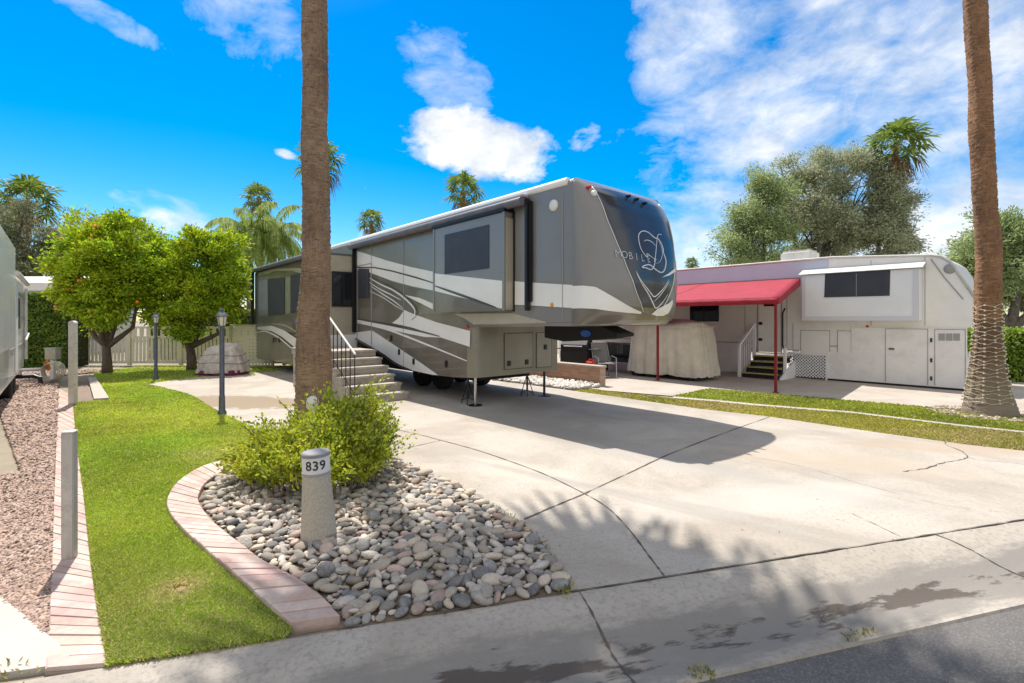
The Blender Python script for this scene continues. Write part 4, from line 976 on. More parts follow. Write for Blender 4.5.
# taupe lower half of nose panel and sides
nose_strip('lower_front_panel', lambda th: 1.70, lambda th: 2.02-.12*math.sin(th), .55, math.pi-.55, .010, M['taupe'], 8, 40)
# white band round the nose (tapering), traced
wt = [th_of(*p) for p in [(582,285.5),(596,287),(610,295),(625,304),(641,312)]]; wt = [q for q in wt if q]
wb = [th_of(*p) for p in [(582,308.3),(596,309),(610,311),(625,312.6),(641,314)]]; wb = [q for q in wb if q]
print('WT', wt, wb)
def curve_fn(Q):
    Q = sorted(Q)
    def f(th):
        if th <= Q[0][0]: return Q[0][1]
        for (a, za), (c, zc) in zip(Q, Q[1:]):
            if a <= th <= c: return za+(zc-za)*(th-a)/max(c-a,1e-6)
        return Q[-1][1]
    return f
nose_strip('white_band', curve_fn(wb), curve_fn(wt), 0.0, max(q[0] for q in wt), .012, M['white'], 6, 40)
nose_strip('silver_belt', 1.64, lambda th: curve_fn(wb)(th)-.012, 0.0, 1.15, .011, M['taupe'], 6, 40)
# white/taupe corner chevron on the right of the nose
cor = [on_nose(*p, .016) for p in [(652,312),(660,309),(671,301),(668,311),(662,318),(650,318),(645,317)]]
def nose_poly(name, P, m, off=.014):
    P = [on_nose(px, py, off) for px, py in P]; P = [p for p in P if p is not None]
    if len(P) < 3: return
    b = B(); b.face([tuple(p) for p in P]); b.build(name, m, rv)
def ncurve(name, pts, w0, w1, m, off=.012, k=8):
    S_ = smooth_poly(pts, k=k); P = []; W = []
    for i, (px, py) in enumerate(S_):
        p = on_nose(px, py, off)
        if p is None: continue
        P.append(p); t_ = i/(len(S_)-1); W.append((w0+(w1-w0)*math.sin(math.pi*t_)))
    if len(P) > 2: b = B(); b.tube(P, [w_*.8 for w_ in W], 6); b.build(name, m, rv, True)
# the script D, traced on the panel (stroke widths vary)
def cc(pts): return [(570+x/8.54, 180+y/8.54) for x, y in pts]
def cd(pts): return [(570+x/7.59, 240+y/7.59) for x, y in pts]
sc_ = M['swoosh']
D1 = [(775,470),(750,468),(738,500),(730,580),(722,660),(712,700)]
ncurve('script_letter', cc(D1)+cd([(640,140),(635,190),(612,225),(570,212),(543,208),(560,195),(600,190),(640,222),(685,248),(712,225),(722,160),(700,90)])+cc([(790,600),(775,550),(745,505)])+cc([(715,495),(660,450),(610,440),(580,475),(585,540),(605,600),(650,660)])+cd([(580,105),(620,135),(650,150)]), .006, .013, sc_, .014)
ncurve('script_flourish', cc([(625,525),(650,515),(690,530),(725,565)]), .004, .009, sc_, .014)
ncurve('script_flourish', cd([(668,10),(690,60),(695,110),(680,160),(650,180)]), .003, .006, sc_, .013)
ncurve('nose_stripe', cd([(498,235),(530,300),(575,360),(610,405),(635,430),(670,405),(710,360),(745,300)]), .003, .012, M['white'])
ncurve('nose_stripe', cd([(500,250),(540,330),(590,410),(625,480),(650,515),(700,470),(740,410)]), .003, .014, M['white'])
ncurve('nose_stripe', cd([(630,470),(670,430),(715,370),(750,310)]), .003, .008, M['white'])
nose_poly('nose_chevron', cd([(612,560),(655,520),(700,500),(740,480),(770,452),(772,480),(758,520),(740,552),(700,572),(650,572)]), M['white'], .02)
nose_poly('nose_swoosh', cd([(690,285),(740,255),(790,215),(793,240),(750,268)]), M['white'], .02)
# word on the nose: MOBILE, letters laid on the surface
def nose_text(txt, px0, py0, px1, py1, size, m):
    w = 0; n = len(txt)
    for i, ch in enumerate(txt):
        t_ = (i+.5)/n; px = px0+(px1-px0)*t_; py = py0+(py1-py0)*t_
        p = on_nose(px, py, .013); e1 = on_nose(px+2, py, .013); e2 = on_nose(px, py-2, .013)
        if p is None or e1 is None or e2 is None: continue
        X_ = (e1-p).normalized(); Z_ = X_.cross((e2-p).normalized()).normalized(); Y_ = Z_.cross(X_).normalized()
        me = text_mesh(ch, size, .001, 1, -.0015); A = Matrix(((X_.x,Y_.x,Z_.x,p.x),(X_.y,Y_.y,Z_.y,p.y),(X_.z,Y_.z,Z_.z,p.z),(0,0,0,1))); me.transform(A); link('letter', me, m, rv)
nose_text('MOBILE', 615, 253.5, 651, 260, .165, mat('faint_lettering', (.46,.49,.54), .4))
# nose marker lights and roof lights
for px, py, mm in [(587.5,187,'redl'),(627,196,'amber'),(635,199,'amber'),(643,203,'amber')]:
    p = on_nose(px, py+1.5, .01)
    if p is not None:
        b = B(); b.box(-.07,.07,-.02,.02,-.015,.03,.012); o = b.build('marker_light', M['redl' if mm == 'redl' else 'blackm'], rv); o.location = p
p = on_nose(594,193.5,.0)
if p is not None: b = B(); bmesh.ops.create_icosphere(b.bm, subdivisions=2, radius=.055); o = b.build('side_lamp', M['wlens'], rv, True); o.location = p
# side graphics: plates proud of the body (outward = -y)
def plate(name, pts, m, off, v=0.0, parent=None, th=.004, px=True, smoothk=0):
    P = [S(px_, py_, v) for px_, py_ in pts] if px else pts
    b = B(); b.prism(P, 'y', -v-off, -v-off+th+.0); return b.build(name, m, parent or rv)
def cA(p): return [(340+x/8.54, 220+y/8.54) for x, y in p]
def cB(p): return [(340+x/6.207, 290+y/6.207) for x, y in p]
def c4(p): return [(430+x/4.554, 180+y/4.554) for x, y in p]
def c3(p): return [(420+x/2.732, 170+y/2.732) for x, y in p]
# taupe area below the gray: everything from px 354 to slide and below
taupe_up = [(355,272),(370.4,273.3),(392.7,282),(412.6,287.3),(440,293.8),(470,303),(505,311),(530,312),(560,313),(572,314),(572,322.6),(546,323),(513,323),(485,324),(478,326.2),(470,327.5),(355,330)]
plate('taupe_panel', taupe_up, M['taupe'], .003)
# white upper sweep
wu = [(355,250.5),(363.4,252.8),(386.8,260.4),(410.3,266.8),(432.5,271.5),(470,277),(505,280.5),(530,282.4),(556,284),(573,285),(573,308),(530,305.4),(510,304.5),(470,298.5),(440,291.8),(412.6,286.3),(392.7,281),(370.4,272.5),(355,269)]
plate('white_sweep', wu, M['white'], .008)
plate('charcoal_line', [(357,266.8),(375,266.9),(392.7,270.4),(416,276.6),(434,282.4),(434,283.6),(416,278.2),(392.7,271.8),(375,268.2),(357,268.2)], M['dline'], .013)
def sstroke(name, pts, w0, w1, m, off, v=0.0, r=None, k=6, parent=None):
    Q = smooth_poly([S(*p, v) for p in pts], k=k); L_ = []; R_ = []; n_ = len(Q)
    for i, p in enumerate(Q):
        a = Vector(Q[max(i-1,0)]); c = Vector(Q[min(i+1,n_-1)]); t_ = (c-a).normalized(); nr = Vector((-t_.y,t_.x)); ww = (w0+(w1-w0)*math.sin(math.pi*i/(n_-1)))*.5
        L_.append(Vector(p)+nr*ww); R_.append(Vector(p)-nr*ww)
    b = B()
    for sgn in (0,):
        top = [(b.bm.verts.new((l.x,-v-off,l.y)), b.bm.verts.new((r_.x,-v-off,r_.y))) for l, r_ in zip(L_,R_)]
        for i in range(n_-1): b.bm.faces.new((top[i][0],top[i][1],top[i+1][1],top[i+1][0]))
    o = b.build(name, m, parent or rv); 
    md = o.modifiers.new('s','SOLIDIFY'); md.thickness = .003; md.offset = 0; return o
sstroke('pinstripe', [(370,278),(381,284.5),(393,290),(404.4,298),(414,308),(414.5,315),(409,320.5),(402,323)], .02, .045, M['white'], .009)
sstroke('pinstripe', [(369,282),(380,289),(392,295),(401,300)], .012, .03, M['white'], .009)
sstroke('pinstripe', [(371,286),(383,294),(394,301),(404,309)], .012, .03, M['white'], .009)
sstroke('pinstripe', [(370,291),(384,298),(396,306),(405,311)], .01, .02, M['white'], .009)
sstroke('charcoal_line', [(372,276.5),(384,283),(396,289),(407,297),(416,307),(417,315),(412,320)], .01, .02, M['dline'], .012)
plate('white_wedge', [(404.4,294.8),(420.5,303),(433.4,309.5),(462,313),(452,312),(436,304.5),(420,298)], M['white'], .009)
plate('white_wedge', [(404.5,310),(414,314.2),(436.6,322.2),(470.4,331),(470,346.8),(439.8,337),(412.5,327.5),(392.3,323),(399,318)], M['white'], .008)
plate('white_fillet', [(356,319.5),(388.3,325.6),(400,328),(430,334.2),(442,337.5),(425,337),(393,330.5),(356,321.5)], M['white'], .009)
sstroke('charcoal_line', [(354.5,318.0),(388.3,324.2),(412,329),(440,336.4)], .02, .05, M['dline'], .014)
sstroke('pinstripe', [(356,322.4),(375,326.2),(393,331.2),(430,345.6),(467.2,360.9)], .02, .05, M['white'], .011)
plate('white_lower_sweep', [(354.5,332.7),(372.2,330.3),(396.4,346.4),(420.5,362.5),(438.2,375.0),(433,374.9),(410.9,370),(396.4,363.9),(380,352.3),(354.5,338.3)], M['white'], .007)
sstroke('charcoal_line', [(354.5,337.5),(380,352.6),(396.4,364),(412,370.5)], .03, .07, M['dline'], .012)
plate('champagne_wing', [(455,313.8),(513,313.2),(546,321.8),(546,323.0),(500,324),(474,324.5),(466,319)], M['champ'], .010)
plate('silver_belt', [(513,305.8),(530,306.6),(573,309.2),(573,322.0),(546,322.6),(532,318),(513,313)], M['silver'], .006)
# main slide-out
def side_box(name, u0, u1, v0, v1, z0, z1, m, parent=None, bev=.01): b = B(); b.box(u0,u1,-v1,-v0,z0,z1,bev); return b.build(name, m, parent or rv)
sl1 = side_box('slide_out', -1.12, 1.19, .0, .19, 1.86, 3.61, M['silver'])
V0 = .19
plate('slide_white_sweep', c4([(18,425),(150,440),(338,460)])+[(504.3,308.2),(500,308.3),(469.5,299.5),(435,291)], M['white'], .004, V0, sl1)
plate('slide_taupe_sweep', [(435,291.5),(469.5,300),(500,309),(504.3,309),(504.3,310.6),(435,312.8)], M['taupe'], .004, V0, sl1)
sstroke('charcoal_line', [(435,285.8),(465,296.4),(496,307.4)], .02, .05, M['dline'], .010, V0, parent=sl1)
plate('window', [(445,235),(489.3,224.6),(489.3,268.3),(445,274)], M['screen'], .012, V0, sl1, th=.012)
fr = side_box('slide_frame', -1.14, -1.08, .191, .205, 1.86, 3.61, M['silver'], sl1, .003); side_box('slide_frame', 1.13, 1.2, .191, .205, 1.86, 3.61, M['silver'], sl1, .003)
b = B(); b.box(1.191,1.215,-.185,-.01,1.88,3.5,.005); b.build('end_cap', M['champ'], sl1); b = B(); b.box(1.19,1.25,-.02,.0,1.85,3.62,.005); b.build('gasket', M['black'], sl1)
b = B(); b.box(-1.16,1.23,-.24,.0,3.61,3.66,.01); b.build('slide_awning', M['blackm'], sl1)
# main awning: roller case and two arms
aw = S(347,247.5,.12); ua, ub = S(350,248,.15)[0], S(522.5,198,.15)[0]
b = B(); b.tube([(ua,-.16,3.72),(ub,-.16,3.72)], .075, 14); b.build('awning_roller', mat('awning_grey', (.10,.10,.115), .5, 0, (.15,.15,.17), scale=3), rv, True, 40)
b = B(); b.box(ua,ub,-.15,.0,3.80,3.845,.01); b.build('awning_case', mat('awning_case', (.42,.42,.44), .5), rv)
for uu, zb in ((ua+.06,1.36),(ub+.03,1.86)):
    b = B(); b.box(uu-.035,uu+.035,-.11,-.02,zb,3.76,.01); b.build('awning_arm', M['black'], rv)
    b = B(); b.box(uu+.05,uu+.085,-.07,-.02,zb+.15,3.72,.006); b.build('awning_strut', M['blackm'], rv)
# porch light disc, amber lamps, vents, doors
def disc(name, u, z, r, m, v=0.0, d=.03, parent=None):
    b = B(); b.lathe([(r*1.0,0),(r,d*.4),(r*.8,d*.8),(r*.3,d)], 20); o = b.build(name, m, parent or rv, True, 50); o.rotation_euler = (R(90),0,0); o.location = (u,-v,z); return o
disc('porch_light', *S(554,205.5), .095, M['wlens'], d=.05); disc('clearance_light', *S(552.5,305), .035, M['amber']); 
disc('clearance_light', *S(467.5,326.8), .035, M['redl'], v=.01); disc('clearance_light', *S(389,339.5), .03, M['amber'], v=.01)
for px, py in [(391.5,338),(399.5,352),(414,361.5),(446.5,364)]:
    u_, z_ = S(px,py); b = B(); b.box(u_-.045,u_+.045,-.025,.0,z_-.07,z_+.07,.01); b.build('latch', M['black'], rv)
# storage doors on the front bulkhead: framed panels (x = 0 plane)
def front_door(y0, y1, z0, z1, handles):
    b = B(); b.box(.0,.012,y0,y1,z0,z1,.006); d_ = b.build('storage_door', MATS['bulkhead_paint'], rv)
    b = B(); w_ = .012
    for a in ((y0-w_,y1+w_,z0-w_,z0),(y0-w_,y1+w_,z1,z1+w_),(y0-w_,y0,z0,z1),(y1,y1+w_,z0,z1)): b.box(.0,.008,a[0],a[1],a[2],a[3])
    b.build('door_seal', M['dline'], d_)
    for hy, hz in handles: b = B(); b.box(.012,.03,hy-.05,hy+.05,hz-.055,hz+.055,.01); b.build('latch', M['black'], d_)
front_door(.80,1.60,.68,1.42,[(.92,.80),(1.42,.80)]); front_door(1.72,2.18,.66,1.42,[(1.98,1.10)])
b = B(); b.box(-.1,.03,.1,WD-.05,1.555,1.62,.012); b.build('bulkhead_lip', M['champ'], rv)
# left screen window / entry door
plate('entry_screen', [(359.3,268.6),(369.6,268.9),(369.6,297.4),(359.3,298.3)], M['screen'], .03, 0, th=.02)
u0_, u1_ = S(357.5,300)[0], S(372,300)[0]
b = B(); 
for a in ((u0_,u0_+.02,1.05,3.2),(u1_-.02,u1_,1.05,3.2),(u0_+.02,u1_-.02,3.18,3.2)): b.box(a[0],a[1],-.022,-.006,a[2],a[3])
b.build('door_frame', M['trimg'], rv)
# rear slide-out
rs = side_box('rear_slide_out', XR, -5.5, 0, .9, 1.3, 3.46, M['taupe'], bev=.03)
b = B(); b.box(-5.5,-5.478,-.88,-.0,1.3,3.46,.004); b.build('end_wall', M['champ'], rs)
b = B(); b.box(-5.478,-5.455,-.66,-.06,2.1,2.98,.02); b.build('end_window', M['glass'], rs)
b = B(); 
for a in ((-.68,-.64,2.08,3.0),(-.07,-.03,2.08,3.0),(-.36,-.33,2.1,2.98)): b.box(-5.456,-5.44,a[0],a[1],a[2],a[3])
for a in ((-.68,-.03,2.06,2.10),(-.68,-.03,2.98,3.02)): b.box(-5.457,-5.439,a[0],a[1],a[2],a[3])
b.build('window_frame', M['black'], rs)
b = B(); b.box(XR,-5.5,-.87,.04,.30,1.298,.03); b.build('rear_skirt', M['taupe'], rs)
b = B(); b.box(-5.5,-5.48,-.86,.04,.55,1.298,.004); b.build('skirt_end', M['white'], rs)
def cE(p): return [(245+x/4.878, 240+y/4.878) for x, y in p]
VR = .9
plate('window', cE([(112,190),(195,183),(195,362),(115,368)]), M['screen'], .02, VR, rs, th=.016)
plate('window', [(291,275.3),(306,272.6),(306,311.2),(291,313)], M['screen'], .02, VR, rs, th=.016)
plate('window', [(310,272),(316,271),(316,310.5),(310,311)], M['screen'], .02, VR, rs, th=.016)
plate('light_panel', cE([(66,178),(150,150),(230,150),(300,170),(300,135),(150,140),(66,160)]), M['champ'], .006, VR, rs)
plate('silver_panel', cE([(66,200),(112,192),(112,368),(66,372)]), M['silver'], .004, VR, rs)
plate('pillar_panel', cE([(197,183),(223,178),(223,357),(197,362)]), mat('greenish_gloss', (.27,.29,.2), .25, coat=.5), .005, VR, rs)
plate('white_sweep', cE([(60,424),(130,418),(190,440),(250,480),(320,530),(320,560),(240,520),(180,472),(130,444),(60,436)]), M['white'], .006, VR, rs)
sstroke('pinstripe', cE([(130,408),(190,415),(240,440),(300,485)]), .02, .05, M['champ'], .010, VR, parent=rs)
sstroke('pinstripe', cE([(48,456),(100,446),(160,472),(210,512),(250,548)]), .02, .06, M['white'], .010, VR, parent=rs)
for xx in (140,168):
    u_, z_ = S(*cE([(xx,488)])[0], VR); b = B(); b.box(u_-.07,u_+.07,-VR-.02,-VR,z_-.08,z_+.08,.01); b.build('latch', M['black'], rs)
b = B(); b.tube([(XR-.1,-1.02,3.50),(-5.6,-1.02,3.50)], .07, 12); b.build('awning_roller', MATS['awning_grey'], rs, True, 40)
b = B(); b.box(XR-.08,XR+.02,-1.02,-.91,1.45,3.5,.01); b.build('awning_arm', M['black'], rs)
b = B(); b.box(XR-.12,-5.5,-1.0,.0,3.461,3.52,.01); b.build('awning_case', MATS['awning_grey'], rs)
for px in (372,404,530.5,563):
    u_ = S(px,300)[0]; zb = .62 if px < 470 else 1.68; b = B(); b.box(u_-.004,u_+.004,-.0165,.0,zb,3.72); b.build('panel_seam', M['trimg'], rv)
# wheels
def wheel(u, y, r, w, parent, dirn=-1):
    b = B(); b.lathe([(r*.55,0),(r*.9,0),(r,w*.15),(r,w*.85),(r*.9,w),(r*.55,w)], 28); o = b.build('wheel', M['rubber'], parent, True, 40); o.rotation_euler = (R(-90),0,0); o.location = (u,y,r)
    b = B(); b.lathe([(r*.55,.02),(r*.5,.0),(r*.2,.02),(r*.12,-.01)], 20); b.build('rim', M['chrome'], o, True, 40)
for u_ in (-3.4,-2.5):
    wheel(u_, .8, .37, .24, rv); wheel(u_, WD-.46, .39, .24, rv)
# landing jacks
for y_ in (.10, WD-.42):
    b = B(); b.tube([(.0-.06,y_,.02),(.0-.06,y_,.75)], .028, 10); b.build('landing_jack', M['chrome'] if y_ < 1 else M['blackm'], rv, True, 40)
    b = B(); b.lathe([(.14,.005),(.14,.02),(.05,.035)], 18, -.06, y_); b.build('jack_foot', M['blackm'], rv)
# king pin box under the overhang
b = B(); b.prism([(1.0,1.62),(1.0,1.36),(1.5,1.30),(2.3,1.35),(2.72,1.42),(2.72,1.47),(2.3,1.62)], 'y', .98, 1.46); pinb = b.build('pin_box', M['dark'], rv)
b = B(); b.lathe([(.16,1.28),(.16,1.305)], 20, 2.6, 1.22); b.tube([(2.6,1.22,1.3),(2.6,1.22,1.12)], .045, 12); b.build('king_pin', M['blackm'], pinb)
b = B(); b.lathe([(.12,0),(.12,.012)], 24); o = b.build('badge', M['blue'], pinb, True, 40); o.rotation_euler = (R(90),0,0); o.location = (2.05,.975,1.46); o.scale = (1,.5,1)
# rooftop units
b = B(); b.box(-9.3,-8.3,.7,1.7,3.985,4.17,.06,3); b.build('roof_unit', M['roofm'], rv)
def tripod(u, y, h, label, apex=.03):
    p = Matrix.Translation(C0) @ Matrix.Rotation(ANG,4,'Z') @ Vector((u,y,0)); t = empty('stabilizer_stand', p, 0, label, 'stabilizer stand', 'black stands under the grey trailer')
    b = B(); b.tube([(0,0,.12),(0,0,h)], .022, 8); b.lathe([(.05,h-.02),(.05,h)], 12); b.build('screw', M['blackm'], t)
    for k in range(3):
        a = k*2.094+.5; b = B(); b.tube([(0.02*math.cos(a),.02*math.sin(a),h*.8),(.17*math.cos(a),.17*math.sin(a),.0)], .011, 6); b.tube([(.15*math.cos(a),.15*math.sin(a),.06),(0,0,.13)], .008, 6); b.build('leg', M['blackm'], t)
tripod(-.33,.12,.545,'black tripod stand under the near front corner of the grey trailer'); tripod(-.33,1.75,.545,'black tripod stand under the far front corner of the grey trailer')
tripod(-7.9,-.75,.29,'low tripod stand under the rear skirt, behind the palm')
# ------------------------------------------------------------------ entrance stairs
st = empty('entry_steps', Matrix.Translation(C0) @ Matrix.Rotation(ANG,4,'Z') @ Vector((-1.64,-.48,0)), ANG, 'six beige steps with landing leading up to the grey trailer door', 'steps')
for i in range(6):
    z1 = 1.0*(i+1)/6; u1 = -.306*i
    b = B(); b.box(-.306*(i+1)-(0 if i < 5 else 2.0), u1, -1.25, 0, z1-.05, z1, .008); b.build('tread', M['step'], st)
    b = B(); b.box(-.306*(i+1)-.02-(0 if i < 5 else 2.0), u1-.03, -1.22, -.02, z1-.167, z1-.052, .0); b.build('riser', M['step'], st)
b = B(); b.prism([(-.06,0),(-.37,0.0),(-3.8,0.0),(-3.8,.83),(-1.6,.83)], 'y', -1.20, -.04); b.build('base', M['step'], st)
hr = B(); top = [(-.02,-1.2,1.02),(-1.56,-1.2,1.86),(-3.4,-1.2,1.86)]
hr.tube(top, .022, 8); hr.build('handrail', M['bwhite'], st)
for i in range(16):
    u_ = -.04-.22*i; zt = 1.02+.84*min(-u_/1.54,1); zb = min(max(math.ceil(-u_/.306),1),6)/6
    b = B(); b.tube([(u_,-1.2,zb),(u_,-1.2,zt)], .011, 6); b.build('baluster', M['blackm'], st)
b = B(); b.tube([(-.12,-1.2,.26),(-1.6,-1.2,1.1),(-3.4,-1.2,1.1)], .012, 6); b.build('lower_rail', M['blackm'], st)
# ------------------------------------------------------------------ white trailer
C2 = Matrix.Translation(C0) @ Matrix.Rotation(ANG,4,'Z') @ Vector((0,10.2,0))
w2 = empty('white_trailer', C2, ANG, 'long white trailer with skirting parked behind the grass verge', 'trailer')
VW = -10.2
def W(px, py, v=0): return S(px, py, VW+v)
body = [(-7.5,.8),(-7.5,3.47),(3.2,3.47),(5.35,3.32),(5.55,3.27),(5.72,3.12),(6.15,2.25),(6.18,1.95),(6.1,1.55),(6.0,1.5),(3.95,1.5),(3.68,.8)]
b = B(); b.prism(body, 'y', 0, 2.44); b.build('body', M['rvwhite'], w2)
b = B(); b.box(-7.4,3.1,-.02,.0,2.95,3.40,.004); b.build('upper_panel', M['lav'], w2)
b = B(); b.tube([(-7.5,-.01,3.46),(3.2,-.01,3.46),(5.35,-.01,3.31),(5.55,-.01,3.26),(5.72,-.01,3.11),(6.15,-.01,2.25)], .035, 8); b.build('roof_rail', M['roofm'], w2, True)
b = B(); b.tube([(5.35,-.012,3.22),(5.6,-.012,2.75),(5.95,-.012,2.2)], .012, 6); b.build('trim_line', M['trimg'], w2)
b = B(); ac0, ac1 = S(781,250,VW-.8)[0], S(812,250,VW-.8)[0]; b.box(ac0,ac1,.7,1.5,3.47,3.86,.07,3); b.box(ac0+.08,ac0+.4,.69,.7,3.58,3.76); b.build('air_conditioner', M['roofm'], w2)
sk0, sk1 = W(828,380)[0], 6.02
b = B(); b.box(sk0,sk1,-.04,2.4,.02,.80,.005); b.box(3.66,sk1,-.045,.0,.80,1.5,.003); b.build('skirting', M['skirt'], w2)
b = B(); b.box(sk0-.02,sk1+.01,-.05,0,-.02,.05); b.build('skirt_base', M['dark'], w2)
b = B(); b.box(-7.4,.9,-.0,.02,.02,.8); b.build('rear_skirting', M['skirt'], w2)
# tall skirting door panels and hinges
for (xa, xb) in ((4.42,5.3),(5.42,sk1-.02)):
    b = B(); 
    for a in ((xa,xa+.015,.08,1.48),(xb-.015,xb,.08,1.48),(xa+.015,xb-.015,1.465,1.48)): b.box(a[0],a[1],-.052,-.045,a[2],a[3])
    b.build('skirt_door', M['trimg'], w2)
b = B(); b.box(4.5,4.62,-.075,-.045,.93,.965,.005); b.build('door_handle', M['blackm'], w2)
for u_, z_ in [W(x_, 337) for x_ in (942,949.5,957)]:
    b = B(); b.box(u_-.06,u_+.06,-.06,-.045,z_-.085,z_+.085,.004); 
    b.build('vent', M['trimg'], w2)
for zz in (.25,.7,1.2): b = B(); b.box(5.34,5.38,-.06,-.045,zz-.05,zz+.05); b.build('hinge', M['black'], w2)
# slide-out
ws = .38
su0, sz0 = W(802,321.5,ws); su1 = W(919,321,ws)[0]
b = B(); b.box(su0,su1,-ws,0,1.68,2.98,.01); wsl = b.build('slide_out', M['rvwhite2'], w2)
b = B(); b.prism([(-ws-.06,3.0),(-ws-.06,2.985),(0,3.12),(0,3.18)], 'x', su0-.08, su1+.08); b.build('slide_roof', M['roofm'], wsl)
P = [W(*p, ws) for p in [(825.3,273.5),(890.4,269.3),(889.7,295.7),(824.3,297.4)]]
b = B(); b.prism(P, 'y', -ws-.015, -ws); wn = b.build('window', M['screen'], wsl)
mu = (P[0][0]+P[1][0])/2; b = B(); b.box(mu-.006,mu+.006,-ws-.019,-ws-.015,P[2][1]+.02,P[1][1]-.05); b.build('window_frame', M['trimg'], wn)
b = B()
for a in ((su0,su0+.10,1.68,2.98),(su1-.12,su1,1.68,2.98),(su0+.1,su1-.12,1.68,1.80)): b.box(a[0],a[1],-ws-.012,-ws,a[2],a[3])
b.build('slide_frame', mat('slide_trim', (.68,.67,.70), .45), wsl)
disc('porch_light', *W(950,268.8), .12, M['trimg'], d=.05, parent=w2); disc('clearance_light', W(867.5,333.5)[0], 1.53, .035, M['redl'], v=.0, parent=w2)
# baggage doors
def bag(px0, px1, py0, py1):
    (a, zt), (c, zb) = W(px0,py0), W(px1,py1); b = B(); b.box(a,c,-.018,0,zb,zt,.008); d_ = b.build('storage_door', M['rvwhite'], w2); b = B(); w_=.015
    for q in ((a-w_,c+w_,zb-w_,zb),(a-w_,c+w_,zt,zt+w_),(a-w_,a,zb,zt),(c,c+w_,zb,zt)): b.box(q[0],q[1],-.012,0,q[2],q[3])
    b.build('door_seal', M['trimg'], d_)
bag(801,829.5,330.5,356); bag(838,857,331,356.5)
b = B(); u_ = W(797,351); b.tube([(u_[0]-.1,-.05,u_[1]),(u_[0]+.08,-.05,u_[1])], .015, 6); b.build('latch', M['blackm'], w2)
for (p0, p1) in (((785,350),(800,350)),((830,346),(838,346)),((857,347),(862,347))):
    a, c = W(*p0), W(*p1); b = B(); b.tube([(a[0],-.012,a[1]),(c[0],-.012,c[1])], .012, 5); b.build('trim_line', M['trimg'], w2)
for px in (745,787,793,871,925):
    u_ = W(px,330)[0]; b = B(); b.box(u_-.006,u_+.006,-.008,.0,.85 if px < 860 else 1.55,3.3 if px not in (793,) else 1.6); b.build('panel_seam', M['trimg'], w2)
lt = empty('lattice_skirt', C2, ANG, 'white lattice panel under the white trailer next to its steps', 'lattice')
u0_, u1_ = W(789,370)[0], W(826,370)[0]; o = lattice('lattice', u1_-u0_, .66, lt, M['rvwhite2'], .04, .085, sw=.035); o.location = (u0_,-.05,0)
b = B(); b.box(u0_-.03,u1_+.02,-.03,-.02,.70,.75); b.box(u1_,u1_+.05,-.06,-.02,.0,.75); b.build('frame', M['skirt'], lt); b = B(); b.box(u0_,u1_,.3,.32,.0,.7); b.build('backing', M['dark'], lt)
# door, windows under the awning
d0, d1 = W(758.6,330)[0], W(781,330)[0]
b = B(); b.box(d0,d1,-.03,0,.72,2.75,.01); dr = b.build('entry_door', M['rvwhite'], w2)
b = B()
for a in ((d0-.03,d0,.7,2.78),(d1,d1+.03,.7,2.78)): b.box(a[0],a[1],-.02,0,a[2],a[3])
b.build('door_frame', M['trimg'], dr); b = B(); b.box(d0+.17,d1-.12,-.045,-.03,2.12,2.6,.03,3); b.build('door_window', M['glass'], dr)
for z_ in (1.05,1.55): b = B(); b.box(d0+.02,d0+.13,-.06,-.03,z_,z_+.09,.01); b.build('latch', M['black'], dr)
b = B(); b.tube([(d1+.08,-.02,.85),(d1+.08,-.09,.95),(d1+.08,-.09,1.9),(d1+.12,-.02,2.05)], .022, 8); b.build('grab_handle', M['blackm'], w2)
a, c = W(690,307), W(719,318); b = B(); b.box(a[0],c[0],-.02,0,c[1]-.12,a[1]+.25,.03,3); wn = b.build('window', M['glass'], w2); b = B(); b.box((a[0]+c[0])/2-.015,(a[0]+c[0])/2+.015,-.028,-.02,c[1]-.1,a[1]+.22); b.build('window_frame', M['black'], wn)
a, c = W(640,307), W(672,318); b = B(); b.box(a[0]-.9,c[0]-.9,-.02,0,1.75,2.3,.03,3); b.build('window', M['glass'], w2)
b = B(); b.tube([(-7.4,-.012,.98),(d0-.15,-.012,.98)], .012, 5); b.build('trim_line', M['trimg'], w2)
wheel(W(733,360)[0], -.10+.12, .36, .22, w2)
# steps of the white trailer
s2 = empty('porch_steps', C2, ANG, 'black steps with yellow edges and white rails below the red awning', 'steps')
se0, se1 = W(750,357)[0]+.24, W(784,357)[0]+.26
for i in range(4):
    z1 = .62-.155*i; v1 = .30+.27*i
    b = B(); b.box(se0,se1,-v1,-v1+.29,z1-.03,z1,.004); b.build('tread', M['carpet'], s2); b = B(); b.box(se0,se1,-v1+.03,-v1+.05,z1-.155,z1-.031); b.build('riser', M['carpet'], s2); b = B(); b.box(se0,se1,-v1-.018,-v1-.001,z1-.03,z1+.004); b.build('edge_strip', M['yellow'], s2)
for ue in (se0-.05, se1+.05):
    b = B(); b.prism([(-.03,0),(-1.1,0),(-1.1,.04),(-.03,.52)], 'x', ue-.02, ue+.02); b.build('stringer', M['rvwhite2'], s2)
ue = se0-.05; b = B(); b.box(ue-.035,ue+.035,-1.2,-1.12,0,.95,.005); b.build('newel_post', M['rvwhite2'], s2); b = B(); b.box(ue-.035,ue+.035,-.16,-.08,0,1.62,.005); b.build('newel_post', M['rvwhite2'], s2)
b = B(); b.prism([(-.1,1.56),(-1.2,.9),(-1.2,.97),(-.1,1.63)], 'x', ue-.03, ue+.03); b.build('handrail', M['rvwhite2'], s2)
for i in range(6):
    v_ = .24+.15*i; b = B(); b.box(ue-.012,ue+.012,-v_-.012,-v_+.012,.60-.49*(v_-.03)/1.1,1.58-.62*(v_-.1)/1.1); b.build('baluster', M['rvwhite2'], s2)
